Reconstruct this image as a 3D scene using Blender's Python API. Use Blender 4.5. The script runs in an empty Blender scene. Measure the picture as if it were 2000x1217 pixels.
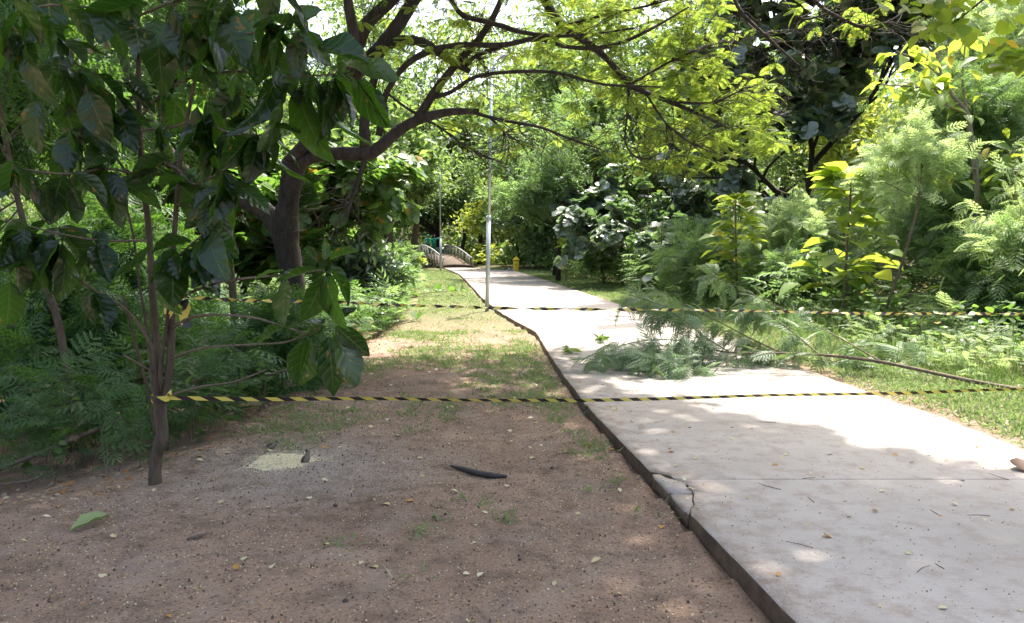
import bpy, math, random
import numpy as np
from mathutils import Vector, Matrix

# ------------------------------------------------------------------ camera, sky, sun, exposure
SC = bpy.context.scene
COL = SC.collection
F_PX, CX, CY, CAM_H = 1500.0, 1000.0, 608.5, 1.6
PITCH = math.atan(133.5 / F_PX)
cam_data = bpy.data.cameras.new('camera')
cam_data.sensor_width = 36.0
cam_data.lens = F_PX * 36.0 / 2000.0
cam_data.clip_start = 0.05
cam_data.clip_end = 2000.0
cam = bpy.data.objects.new('camera', cam_data)
cam.location = (0, 0, CAM_H)
cam.rotation_euler = (math.pi / 2 - PITCH, 0, 0)
COL.objects.link(cam)
SC.camera = cam

SUN_EL, SUN_AZ = math.radians(66), math.radians(22)     # azimuth measured from +Y towards +X
world = bpy.data.worlds.new('World')
SC.world = world
world.use_nodes = True
wn = world.node_tree
bg = wn.nodes['Background']
sky = wn.nodes.new('ShaderNodeTexSky')
sky.sky_type = 'NISHITA'
sky.sun_disc = False
sky.sun_elevation = SUN_EL
sky.sun_rotation = SUN_AZ
sky.air_density = 1.0
sky.dust_density = 6.0
sky.ozone_density = 1.0
wn.links.new(sky.outputs[0], bg.inputs[0])
bg.inputs[1].default_value = 0.15
sun_data = bpy.data.lights.new('sun', 'SUN')
sun_data.energy = 4.2
sun_data.angle = math.radians(0.8)
sun_data.color = (1.0, 0.94, 0.84)
sun = bpy.data.objects.new('sun', sun_data)
sdir = Vector((math.sin(SUN_AZ) * math.cos(SUN_EL), math.cos(SUN_AZ) * math.cos(SUN_EL), math.sin(SUN_EL)))
sun.rotation_euler = sdir.to_track_quat('Z', 'Y').to_euler()
sun.location = (10, 20, 40)
COL.objects.link(sun)
SC.view_settings.view_transform = 'Standard'
SC.view_settings.look = 'None'
SC.view_settings.gamma = 1.0
SC.view_settings.exposure = 1.95
SC.view_settings.use_curve_mapping = False
SC.render.engine = 'CYCLES'
cy = SC.cycles
cy.use_denoising = True
cy.denoising_prefilter = 'NONE'
cy.max_bounces = 8
cy.diffuse_bounces = 5
cy.glossy_bounces = 2
cy.transmission_bounces = 4
cy.transparent_max_bounces = 4
cy.sample_clamp_indirect = 6.0

# ------------------------------------------------------------------ helpers
R = np.random.default_rng(7)
random.seed(7)
sP, cP = math.sin(PITCH), math.cos(PITCH)


def ray(px, py):
    a, b = (px - CX) / F_PX, (CY - py) / F_PX
    return np.array([a, b * sP + cP, b * cP - sP])


def W(px, py, Y):                       # the point of the photograph px,py that stands Y metres ahead
    d = ray(px, py)
    return np.array([0, 0, CAM_H]) + d * (Y / d[1])


def G(px, py, z=0.0):                   # the same on a level z
    d = ray(px, py)
    return np.array([0, 0, CAM_H]) + d * ((z - CAM_H) / d[2])


def nrm(v):
    v = np.asarray(v, float)
    return v / np.maximum(np.linalg.norm(v, axis=-1, keepdims=True), 1e-9)


class Acc:
    """collects triangles and quads"""
    def __init__(self):
        self.v, self.t, self.q, self.n = [], [], [], 0
        self.uv = []

    def add(self, verts, tris=None, quads=None):
        verts = np.asarray(verts, float).reshape(-1, 3)
        if tris is not None and len(tris):
            self.t.append(np.asarray(tris, int).reshape(-1, 3) + self.n)
        if quads is not None and len(quads):
            self.q.append(np.asarray(quads, int).reshape(-1, 4) + self.n)
        self.v.append(verts)
        self.n += len(verts)

    def tube(self, pts, rad, sides=6, smooth=3, cap=True, wob=0.0, flat=1.0):
        pts = np.asarray(pts, float)
        rad = np.asarray(rad, float) * np.ones(len(pts))
        if smooth > 1 and len(pts) > 2:
            pts, rad = spline(pts, rad, smooth)
        n = len(pts)
        tan = nrm(np.gradient(pts, axis=0))
        ref = np.array([0.3, 0.2, 1.0]) if abs(tan[:, 2]).mean() < .8 else np.array([1.0, 0.3, 0.1])
        u = nrm(np.cross(tan, ref))
        w = np.cross(tan, u)
        a = np.linspace(0, 2 * np.pi, sides, endpoint=False)
        rr = rad[:, None] * (1 + wob * R.normal(size=(n, sides)))
        V = pts[:, None, :] + rr[..., None] * (np.cos(a)[None, :, None] * u[:, None, :] + flat * np.sin(a)[None, :, None] * w[:, None, :])
        i = np.arange(n - 1)[:, None] * sides
        j = np.arange(sides)[None, :]
        j2 = (j + 1) % sides
        q = np.stack([i + j, i + j2, i + sides + j2, i + sides + j], -1).reshape(-1, 4)
        V = V.reshape(-1, 3)
        tris = []
        if cap:
            V = np.vstack([V, pts[0], pts[-1]])
            c0, c1 = n * sides, n * sides + 1
            for k in range(sides):
                tris.append((c0, (k + 1) % sides, k))
                tris.append((c1, (n - 1) * sides + k, (n - 1) * sides + (k + 1) % sides))
        self.add(V, tris, q)

    def box(self, c, s, rz=0.0):
        c = np.asarray(c, float)
        h = np.asarray(s, float) / 2
        V = np.array([[x, y, z] for z in (-1, 1) for y in (-1, 1) for x in (-1, 1)]) * h
        co, si = math.cos(rz), math.sin(rz)
        V = np.stack([V[:, 0] * co - V[:, 1] * si, V[:, 0] * si + V[:, 1] * co, V[:, 2]], -1) + c
        self.add(V, None, [(0, 2, 3, 1), (4, 5, 7, 6), (0, 1, 5, 4), (2, 6, 7, 3), (0, 4, 6, 2), (1, 3, 7, 5)])

    def prism(self, poly, z0, z1):
        poly = np.asarray(poly, float)
        n = len(poly)
        bot = np.column_stack([poly, np.full(n, z0)])
        top = np.column_stack([poly, np.full(n, z1)])
        ctr = poly.mean(0)
        V = np.vstack([bot, top, [*ctr, z0], [*ctr, z1]])
        q = [(i, (i + 1) % n, n + (i + 1) % n, n + i) for i in range(n)]
        t = [(2 * n, (i + 1) % n, i) for i in range(n)] + [(2 * n + 1, n + i, n + (i + 1) % n) for i in range(n)]
        self.add(V, t, q)

    def scatter(self, T, B, D, N, L, Wd=None):
        """T = (verts m,3 along/side/up, tris); one copy at each base B, along D, facing N"""
        tv, tt = T
        B = np.asarray(B, float).reshape(-1, 3)
        n, m = len(B), len(tv)
        if n == 0:
            return
        D = nrm(D)
        N = np.asarray(N, float) - (np.sum(np.asarray(N) * D, -1, keepdims=True)) * D
        N = nrm(N)
        S = np.cross(N, D)
        L = np.ones(n) * L
        Wd = L if Wd is None else np.ones(n) * Wd
        V = (B[:, None, :] + (L[:, None] * tv[None, :, 0])[..., None] * D[:, None, :]
             + (Wd[:, None] * tv[None, :, 1])[..., None] * S[:, None, :]
             + (L[:, None] * tv[None, :, 2])[..., None] * N[:, None, :])
        tri = tt[None, :, :] + (np.arange(n) * m)[:, None, None]
        self.add(V.reshape(-1, 3), tri.reshape(-1, 3))

    def mesh(self, name, mats, smooth=False):
        V = np.vstack(self.v) if self.v else np.zeros((0, 3))
        T = np.vstack(self.t) if self.t else np.zeros((0, 3), int)
        Q = np.vstack(self.q) if self.q else np.zeros((0, 4), int)
        me = bpy.data.meshes.new(name)
        me.vertices.add(len(V))
        me.vertices.foreach_set('co', V.astype(np.float32).ravel())
        me.loops.add(T.size + Q.size)
        me.polygons.add(len(T) + len(Q))
        me.loops.foreach_set('vertex_index', np.concatenate([T.ravel(), Q.ravel()]).astype(np.int32))
        ls = np.concatenate([np.arange(len(T)) * 3, T.size + np.arange(len(Q)) * 4]).astype(np.int32)
        me.polygons.foreach_set('loop_start', ls)
        if smooth:
            me.polygons.foreach_set('use_smooth', np.ones(len(ls), bool))
        me.update(calc_edges=True)
        for mm in (mats if isinstance(mats, (list, tuple)) else [mats]):
            me.materials.append(mm)
        return me


def spline(pts, rad, k):
    n = len(pts)
    P = np.vstack([2 * pts[0] - pts[1], pts, 2 * pts[-1] - pts[-2]])
    out, ro = [], []
    for i in range(n - 1):
        p0, p1, p2, p3 = P[i:i + 4]
        for j in range(k):
            t = j / k
            out.append(.5 * ((2 * p1) + (p2 - p0) * t + (2 * p0 - 5 * p1 + 4 * p2 - p3) * t * t + (3 * p1 - p0 - 3 * p2 + p3) * t ** 3))
            ro.append(rad[i] * (1 - t) + rad[i + 1] * t)
    out.append(pts[-1])
    ro.append(rad[-1])
    return np.array(out), np.array(ro)


def link(name, me, parent=None, loc=None):
    o = bpy.data.objects.new(name, me)
    COL.objects.link(o)
    if parent is not None:
        o.parent = parent
    if loc is not None:
        o.location = loc
    return o


def tag(o, label=None, cat=None, group=None, kind=None):
    if label: o['label'] = label
    if cat: o['category'] = cat
    if group: o['group'] = group
    if kind: o['kind'] = kind
    return o


def thing(name, label, cat, loc=(0, 0, 0), group=None, rz=0.0):
    o = bpy.data.objects.new(name, None)
    o.empty_display_size = 0.2
    COL.objects.link(o)
    o.location = loc
    o.rotation_euler = (0, 0, rz)
    return tag(o, label, cat, group)


def part(name, acc, mat, parent, kind=None, smooth=False, world=True):
    """acc holds world coordinates; they are moved into the parent's frame"""
    me = acc.mesh(name, mat, smooth)
    if world and parent is not None:
        l = Vector(parent.location)
        if l.length > 0:
            me.transform(Matrix.Translation(-l))
    o = link(name, me, parent)
    if kind: o['kind'] = kind
    return o


def solo(name, acc, mat, label, cat, group=None, smooth=False, base=None, kind=None):
    me = acc.mesh(name, mat, smooth)
    b = Vector(base if base is not None else (0, 0, 0))
    me.transform(Matrix.Translation(-b))
    o = link(name, me, None, b)
    return tag(o, label, cat, group, kind)


def frame(B, D, N, L, Wd=None):
    D = nrm(D)
    N = np.asarray(N, float)
    N = nrm(N - np.dot(N, D) * D)
    S = np.cross(N, D)
    Wd = L if Wd is None else Wd
    return Matrix(((D[0] * L, S[0] * Wd, N[0] * L, B[0]), (D[1] * L, S[1] * Wd, N[1] * L, B[1]), (D[2] * L, S[2] * Wd, N[2] * L, B[2]), (0, 0, 0, 1)))


def leaf_parts(name, metas, B, D, N, L, Wd, parent):
    """each leaf a part of its own, mesh data shared"""
    l = Vector(parent.location)
    B, D, N = np.asarray(B), np.asarray(D), np.asarray(N)
    L = np.ones(len(B)) * L
    Wd = L if Wd is None else np.ones(len(B)) * Wd
    for i in range(len(B)):
        o = bpy.data.objects.new(name, metas[int(R.integers(len(metas)))])
        COL.objects.link(o)
        o.parent = parent
        o.matrix_basis = Matrix.Translation(-l) @ frame(B[i], D[i], N[i], float(L[i]), float(Wd[i]))


def rnd_dir(n, up=0.0):
    v = R.normal(size=(n, 3))
    v[:, 2] += up
    return nrm(v)


# ------------------------------------------------------------------ materials
def mat(name):
    m = bpy.data.materials.new(name)
    m.use_nodes = True
    nt = m.node_tree
    return m, nt, nt.nodes['Principled BSDF'], nt.nodes['Material Output']


def nd(nt, typ, **kw):
    n = nt.nodes.new(typ)
    for k, v in kw.items():
        if k in ('operation', 'blend_type', 'data_type', 'feature', 'noise_dimensions', 'wave_type', 'bands_direction', 'wave_profile', 'distance', 'use_clamp'):
            setattr(n, k, v)
        else:
            n.inputs[k].default_value = v
    return n


def mix(nt, fac, a, b, blend='MIX'):
    n = nt.nodes.new('ShaderNodeMix')
    n.data_type = 'RGBA'
    n.blend_type = blend
    for sock, val in ((0, fac), (6, a), (7, b)):
        if hasattr(val, 'is_output'):
            nt.links.new(val, n.inputs[sock])
        else:
            n.inputs[sock].default_value = (val if sock == 0 else (*val, 1) if len(val) == 3 else val)
    return n.outputs[2]


def math_(nt, op, a, b=None, clamp=False):
    n = nt.nodes.new('ShaderNodeMath')
    n.operation = op
    n.use_clamp = clamp
    for i, v in enumerate((a, b)):
        if v is None: continue
        if hasattr(v, 'is_output'): nt.links.new(v, n.inputs[i])
        else: n.inputs[i].default_value = v
    return n.outputs[0]


def ramp(nt, src, a, b):
    n = nt.nodes.new('ShaderNodeMapRange')
    n.inputs[1].default_value = a
    n.inputs[2].default_value = b
    nt.links.new(src, n.inputs[0])
    return n.outputs[0]


def noise(nt, scale, detail=4, rough=.6, coord=None, vec=None):
    n = nt.nodes.new('ShaderNodeTexNoise')
    n.inputs['Scale'].default_value = scale
    n.inputs['Detail'].default_value = detail
    n.inputs['Roughness'].default_value = rough
    if vec is not None:
        nt.links.new(vec, n.inputs['Vector'])
    return n.outputs[0]


def leaf_mat(name, c1, c2, t1, t2, trans=.45, rough=.42, spec=.5, odd=None, odd_at=.96):
    m, nt, bs, out = mat(name)
    geo = nt.nodes.new('ShaderNodeNewGeometry')
    oi = nt.nodes.new('ShaderNodeObjectInfo')
    f = math_(nt, 'FRACT', math_(nt, 'ADD', geo.outputs['Random Per Island'], oi.outputs['Random']))
    col = mix(nt, f, c1, c2)
    tcol = mix(nt, f, t1, t2)
    if odd:
        f2 = math_(nt, 'FRACT', math_(nt, 'MULTIPLY', f, 37.7))
        hit = math_(nt, 'GREATER_THAN', f2, odd_at)
        col = mix(nt, hit, col, odd)
        tcol = mix(nt, hit, tcol, odd)
    nt.links.new(col, bs.inputs['Base Color'])
    bs.inputs['Roughness'].default_value = rough
    bs.inputs['Specular IOR Level'].default_value = spec
    tr = nt.nodes.new('ShaderNodeBsdfTranslucent')
    nt.links.new(tcol, tr.inputs[0])
    ms = nt.nodes.new('ShaderNodeMixShader')
    ms.inputs[0].default_value = trans
    nt.links.new(bs.outputs[0], ms.inputs[1])
    nt.links.new(tr.outputs[0], ms.inputs[2])
    nt.links.new(ms.outputs[0], out.inputs[0])
    return m


def plain(name, col, rough=.6, spec=.4, var=.25, scale=30, metal=0.0, bump=.15):
    m, nt, bs, out = mat(name)
    tc = nt.nodes.new('ShaderNodeTexCoord')
    n = noise(nt, scale, 4, .6, vec=tc.outputs['Object'])
    c = mix(nt, n, tuple(x * (1 - var) for x in col), tuple(min(1, x * (1 + var)) for x in col))
    nt.links.new(c, bs.inputs['Base Color'])
    bs.inputs['Roughness'].default_value = rough
    bs.inputs['Specular IOR Level'].default_value = spec
    bs.inputs['Metallic'].default_value = metal
    if bump:
        b = nd(nt, 'ShaderNodeBump', Strength=bump, Distance=.01)
        nt.links.new(n, b.inputs['Height'])
        nt.links.new(b.outputs[0], bs.inputs['Normal'])
    return m


def bark(name, dark, light, scale=14, lichen=None, amt=.62):
    m, nt, bs, out = mat(name)
    tc = nt.nodes.new('ShaderNodeTexCoord')
    mp = nt.nodes.new('ShaderNodeMapping')
    mp.inputs['Scale'].default_value = (1, 1, .25)
    nt.links.new(tc.outputs['Object'], mp.inputs[0])
    n1 = noise(nt, scale, 6, .65, vec=mp.outputs[0])
    n2 = noise(nt, scale * 4.5, 4, .6, vec=tc.outputs['Object'])
    c = mix(nt, ramp(nt, n1, .3, .7), dark, light)
    if lichen:
        c = mix(nt, ramp(nt, n2, amt, amt + .05), c, lichen)
    nt.links.new(c, bs.inputs['Base Color'])
    bs.inputs['Roughness'].default_value = .85
    bs.inputs['Specular IOR Level'].default_value = .2
    b = nd(nt, 'ShaderNodeBump', Strength=.8, Distance=.02)
    nt.links.new(n1, b.inputs['Height'])
    b2 = nd(nt, 'ShaderNodeBump', Strength=.4, Distance=.005)
    nt.links.new(n2, b2.inputs['Height'])
    nt.links.new(b.outputs[0], b2.inputs['Normal'])
    nt.links.new(b2.outputs[0], bs.inputs['Normal'])
    return m


M = {}
M['canopy'] = leaf_mat('yellow_green_leaf', (.11, .19, .025), (.15, .23, .03), (.20, .34, .04), (.46, .55, .08), .55, .5, .35, (.35, .22, .02), .97)
M['terminalia_dark'] = leaf_mat('sheen_lifted_leaf', (.09, .13, .095), (.15, .19, .15), (.10, .20, .05), (.16, .28, .06), .3, .33, 1.0, (.16, .24, .04), .93)  # diffuse colour raised to stand in for sky sheen on the leaves
M['terminalia'] = leaf_mat('broad_green_leaf', (.06, .12, .035), (.095, .16, .055), (.11, .24, .03), (.20, .34, .05), .45, .38, .5, (.30, .2, .03), .97)
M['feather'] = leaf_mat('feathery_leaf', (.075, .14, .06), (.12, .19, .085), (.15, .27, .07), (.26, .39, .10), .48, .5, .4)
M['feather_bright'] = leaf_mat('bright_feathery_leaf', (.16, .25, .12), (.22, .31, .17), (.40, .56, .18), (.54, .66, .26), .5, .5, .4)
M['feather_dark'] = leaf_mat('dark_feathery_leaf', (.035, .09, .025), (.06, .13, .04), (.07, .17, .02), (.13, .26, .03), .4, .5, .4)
M['fallen'] = leaf_mat('wilting_feathery_leaf', (.11, .18, .09), (.17, .24, .14), (.14, .26, .06), (.24, .37, .09), .38, .45, .5)
M['far'] = leaf_mat('far_hazed_leaf', (.07, .13, .05), (.12, .18, .08), (.16, .28, .06), (.30, .42, .09), .42, .5, .4)  # leaf colour lightened to stand in for the background's veil of haze
M['far_dark'] = leaf_mat('far_dark_leaf', (.04, .08, .035), (.065, .11, .05), (.07, .15, .03), (.14, .24, .05), .35, .5, .4)
M['far_yellow'] = leaf_mat('far_yellow_leaf', (.12, .19, .03), (.18, .25, .05), (.34, .42, .05), (.46, .52, .07), .5, .5, .4)
M['sapling'] = leaf_mat('sapling_leaf', (.12, .21, .04), (.17, .26, .06), (.34, .46, .04), (.46, .55, .06), .5, .4, .45, (.35, .3, .05), .96)
M['pale_sapling'] = leaf_mat('pale_sapling_leaf', (.11, .16, .10), (.16, .21, .14), (.16, .26, .08), (.22, .34, .1), .3, .35, .6)
M['round'] = leaf_mat('round_leaf', (.07, .14, .02), (.10, .17, .03), (.22, .36, .02), (.34, .44, .03), .55, .45, .4, (.45, .35, .03), .96)
M['grass'] = leaf_mat('grass_blade', (.11, .18, .06), (.18, .25, .10), (.20, .33, .07), (.30, .40, .12), .38, .5, .4, (.34, .32, .18), .9)
M['weed'] = leaf_mat('weed_blade', (.08, .15, .04), (.13, .2, .07), (.16, .28, .05), (.24, .34, .07), .35, .5, .3)
M['litter'] = leaf_mat('dry_litter', (.20, .14, .08), (.38, .32, .22), (.25, .16, .07), (.3, .22, .1), .2, .6, .3, (.3, .13, .03), .8)
M['dry_leaf'] = leaf_mat('dry_fallen_leaf', (.48, .40, .20), (.58, .54, .38), (.4, .32, .1), (.5, .44, .2), .25, .5, .4, (.42, .22, .04), .82)
M['crumb'] = leaf_mat('soil_crumb', (.05, .035, .027), (.17, .12, .09), (.1, .06, .04), (.1, .06, .04), .02, .9, .1)
M['brown_leaf'] = leaf_mat('brown_leaf', (.07, .034, .018), (.09, .045, .024), (.08, .035, .015), (.08, .04, .016), .2, .6, .3)
M['bark_dark'] = bark('dark_bark', (.016, .013, .010), (.05, .042, .034), 16, (.26, .25, .22), .655)
M['bark_limb'] = bark('limb_bark', (.022, .018, .016), (.075, .062, .053), 14, (.30, .28, .25), .68)
M['bark_brown'] = bark('brown_bark', (.045, .034, .023), (.12, .092, .064), 22)
M['bark_pale'] = bark('pale_bark', (.12, .10, .08), (.25, .22, .18), 18)
M['twig'] = bark('twig_bark', (.09, .07, .05), (.19, .15, .11), 25)
M['stick'] = bark('dry_stick', (.08, .06, .045), (.16, .13, .10), 30)
M['galv'] = plain('galvanised_steel', (.40, .44, .47), .42, .5, .12, 8, .35, .02)
M['lamp_glass'] = plain('lamp_glass', (.7, .72, .72), .25, .5, .03, 5, 0, 0)
M['yellow'] = plain('yellow_paint', (.62, .44, .03), .5, .4, .18, 12, 0, .05)
M['yellow_dark'] = plain('bin_marks', (.10, .06, .01), .6, .3, .1, 12, 0, 0)
M['wood_white'] = plain('weathered_white_wood', (.27, .265, .26), .75, .3, .3, 14, 0, .3)
M['wood_dark'] = plain('dark_log_wood', (.065, .05, .042), .85, .2, .35, 12, 0, .4)
M['wood_deck'] = plain('deck_wood', (.16, .125, .10), .8, .2, .3, 12, 0, .3)
M['teal'] = plain('teal_cloth', (.015, .24, .20), .75, .25, .2, 9, 0, .1)
M['teal_dark'] = plain('dark_teal_cloth', (.01, .15, .135), .75, .25, .2, 9, 0, .1)
M['pale_cloth'] = plain('pale_cloth', (.55, .55, .6), .8, .2, .1, 9, 0, .1)
M['orange_cloth'] = plain('orange_cloth', (.5, .12, .05), .8, .2, .1, 9, 0, .1)
M['skin'] = plain('skin', (.22, .12, .08), .55, .4, .08, 9, 0, 0)
M['hair'] = plain('hair', (.02, .015, .012), .6, .3, .1, 9, 0, 0)
M['boot'] = plain('boot', (.03, .03, .03), .6, .3, .1, 9, 0, 0)
M['pod'] = plain('seed_pod', (.035, .028, .026), .55, .4, .4, 40, 0, .4)
M['grain'] = leaf_mat('grain', (.74, .63, .38), (.84, .77, .56), (.6, .5, .2), (.6, .5, .2), .1, .6, .3)
M['feather_brown'] = plain('sparrow_back', (.07, .05, .035), .8, .2, .5, 60, 0, .1)
M['feather_pale'] = plain('sparrow_belly', (.17, .145, .115), .8, .2, .2, 60, 0, .1)
M['beak'] = plain('beak', (.06, .05, .045), .5, .4, .1, 60, 0, 0)
M['fruit'] = plain('pale_warty_fruit', (.36, .38, .24), .55, .4, .3, 60, 0, .6)
M['stone'] = plain('dark_nut', (.05, .035, .03), .6, .4, .4, 60, 0, .4)


def concrete(name, side=False):
    m, nt, bs, out = mat(name)
    geo = nt.nodes.new('ShaderNodeNewGeometry')
    oi = nt.nodes.new('ShaderNodeObjectInfo')
    P = geo.outputs['Position']
    big = noise(nt, .9, 5, .6, vec=P)
    mid = noise(nt, 6, 5, .7, vec=P)
    fine = noise(nt, 90, 3, .7, vec=P)
    mp = nt.nodes.new('ShaderNodeMapping')
    mp.inputs['Scale'].default_value = (3, 60, 1)
    mp.inputs['Rotation'].default_value = (0, 0, .12)
    nt.links.new(P, mp.inputs[0])
    brush = noise(nt, 2.0, 3, .6, vec=mp.outputs[0])
    c = mix(nt, ramp(nt, big, .3, .7), (.30, .27, .24), (.395, .362, .328))
    c = mix(nt, math_(nt, 'MULTIPLY', ramp(nt, mid, .48, .68), .75), c, (.235, .19, .155))
    c = mix(nt, math_(nt, 'MULTIPLY', ramp(nt, fine, .62, .75), .5), c, (.20, .18, .16))
    c = mix(nt, math_(nt, 'MULTIPLY', ramp(nt, fine, .36, .28), .6), c, (.66, .65, .62))
    c = mix(nt, math_(nt, 'MULTIPLY', ramp(nt, brush, .5, .7), .25), c, (.33, .30, .27))
    c = mix(nt, math_(nt, 'MULTIPLY', oi.outputs['Random'], .18), c, (.30, .28, .26))
    sx = nt.nodes.new('ShaderNodeSeparateXYZ')
    nt.links.new(geo.outputs['Normal'], sx.inputs[0])
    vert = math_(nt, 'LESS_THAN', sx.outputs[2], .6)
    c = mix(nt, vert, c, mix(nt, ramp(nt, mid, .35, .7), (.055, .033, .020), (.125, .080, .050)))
    at = nt.nodes.new('ShaderNodeAttribute')
    at.attribute_name = 'dirt'
    dirt = math_(nt, 'MULTIPLY', at.outputs['Fac'], ramp(nt, math_(nt, 'ADD', mid, math_(nt, 'MULTIPLY', fine, .5)), .55, 1.0), True)
    c = mix(nt, dirt, c, (.19, .135, .10))
    nt.links.new(c, bs.inputs['Base Color'])
    bs.inputs['Roughness'].default_value = .8
    bs.inputs['Specular IOR Level'].default_value = .35
    b = nd(nt, 'ShaderNodeBump', Strength=.35, Distance=.006)
    h = math_(nt, 'ADD', math_(nt, 'MULTIPLY', fine, .5), math_(nt, 'ADD', math_(nt, 'MULTIPLY', brush, .8), mid))
    nt.links.new(h, b.inputs['Height'])
    nt.links.new(b.outputs[0], bs.inputs['Normal'])
    return m


M['concrete'] = concrete('worn_concrete')

PILE = G(548, 902, -.10)


def soil_mat():
    m, nt, bs, out = mat('soil')
    geo = nt.nodes.new('ShaderNodeNewGeometry')
    P = geo.outputs['Position']
    big = noise(nt, .7, 5, .6, vec=P)
    mid = noise(nt, 5, 5, .65, vec=P)
    fine = noise(nt, 55, 4, .75, vec=P)
    vor = nd(nt, 'ShaderNodeTexVoronoi', Scale=75.0)
    nt.links.new(P, vor.inputs['Vector'])
    vor2 = nd(nt, 'ShaderNodeTexVoronoi', Scale=48.0)
    nt.links.new(P, vor2.inputs['Vector'])
    c = mix(nt, ramp(nt, big, .3, .7), (.265, .178, .128), (.385, .275, .20))
    c = mix(nt, math_(nt, 'MULTIPLY', ramp(nt, mid, .45, .72), .7), c, (.10, .070, .053))
    c = mix(nt, math_(nt, 'MULTIPLY', ramp(nt, fine, .50, .68), .8), c, (.075, .052, .040))
    c = mix(nt, math_(nt, 'MULTIPLY', ramp(nt, noise(nt, 2.2, 6, .7, vec=P), .52, .64), .55), c, (.34, .265, .21))
    # pale chips and dark crumbs
    vs = nt.nodes.new('ShaderNodeSeparateColor')
    nt.links.new(vor.outputs['Color'], vs.inputs[0])
    chip = math_(nt, 'MULTIPLY', math_(nt, 'LESS_THAN', vor.outputs['Distance'], .26), math_(nt, 'GREATER_THAN', vs.outputs[0], .80))
    c = mix(nt, math_(nt, 'MULTIPLY', chip, .75), c, (.46, .41, .34))
    vs2 = nt.nodes.new('ShaderNodeSeparateColor')
    nt.links.new(vor2.outputs['Color'], vs2.inputs[0])
    crumb = math_(nt, 'MULTIPLY', math_(nt, 'LESS_THAN', vor2.outputs['Distance'], .3), math_(nt, 'GREATER_THAN', vs2.outputs[1], .80))
    c = mix(nt, math_(nt, 'MULTIPLY', crumb, .8), c, (.045, .034, .028))
    # grey powder round the grain, a stain with its own shape
    sx = nt.nodes.new('ShaderNodeSeparateXYZ')
    nt.links.new(P, sx.inputs[0])
    dx = math_(nt, 'SUBTRACT', sx.outputs[0], float(PILE[0] + .22))
    dy = math_(nt, 'SUBTRACT', sx.outputs[1], float(PILE[1] - .12))
    d = math_(nt, 'SQRT', math_(nt, 'ADD', math_(nt, 'MULTIPLY', dx, dx), math_(nt, 'MULTIPLY', dy, dy)))
    d = math_(nt, 'ADD', d, math_(nt, 'MULTIPLY', math_(nt, 'SUBTRACT', mid, .5), 1.3))
    ring = ramp(nt, d, 1.2, .15)
    pw = math_(nt, 'MULTIPLY', ring, ramp(nt, fine, .72, .35), True)
    c = mix(nt, math_(nt, 'MULTIPLY', pw, .62), c, (.45, .43, .42))
    # under the plants the ground is dark humus
    hum = ramp(nt, math_(nt, 'ADD', math_(nt, 'ADD', sx.outputs[0], math_(nt, 'MULTIPLY', mid, .5)), 0.0), -2.75, -3.4)
    c = mix(nt, math_(nt, 'MULTIPLY', hum, .0), c, (.06, .045, .03))
    far = ramp(nt, math_(nt, 'ADD', sx.outputs[1], math_(nt, 'MULTIPLY', big, 5.0)), 15.0, 20.0)
    c = mix(nt, math_(nt, 'MULTIPLY', far, .75), c, mix(nt, mid, (.07, .10, .035), (.15, .16, .075)))
    nt.links.new(c, bs.inputs['Base Color'])
    bs.inputs['Roughness'].default_value = .95
    bs.inputs['Specular IOR Level'].default_value = .15
    # raked lines
    wv = nd(nt, 'ShaderNodeTexWave', Scale=9.0, Distortion=5.0, Detail=3.0)
    wv.inputs['Detail Scale'].default_value = 1.2
    mp = nt.nodes.new('ShaderNodeMapping')
    mp.inputs['Rotation'].default_value = (0, 0, .95)
    nt.links.new(P, mp.inputs[0])
    nt.links.new(mp.outputs[0], wv.inputs['Vector'])
    rake = math_(nt, 'MULTIPLY', wv.outputs[1], ramp(nt, noise(nt, 1.1, 3, .5, vec=P), .45, .62))
    h = math_(nt, 'ADD', math_(nt, 'ADD', fine, math_(nt, 'MULTIPLY', mid, .7)), math_(nt, 'MULTIPLY', rake, .35))
    h = math_(nt, 'ADD', h, math_(nt, 'MULTIPLY', chip, .5))
    h = math_(nt, 'ADD', h, math_(nt, 'MULTIPLY', crumb, .6))
    b = nd(nt, 'ShaderNodeBump', Strength=1.0, Distance=.03)
    nt.links.new(h, b.inputs['Height'])
    nt.links.new(b.outputs[0], bs.inputs['Normal'])
    return m


M['soil'] = soil_mat()


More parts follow.
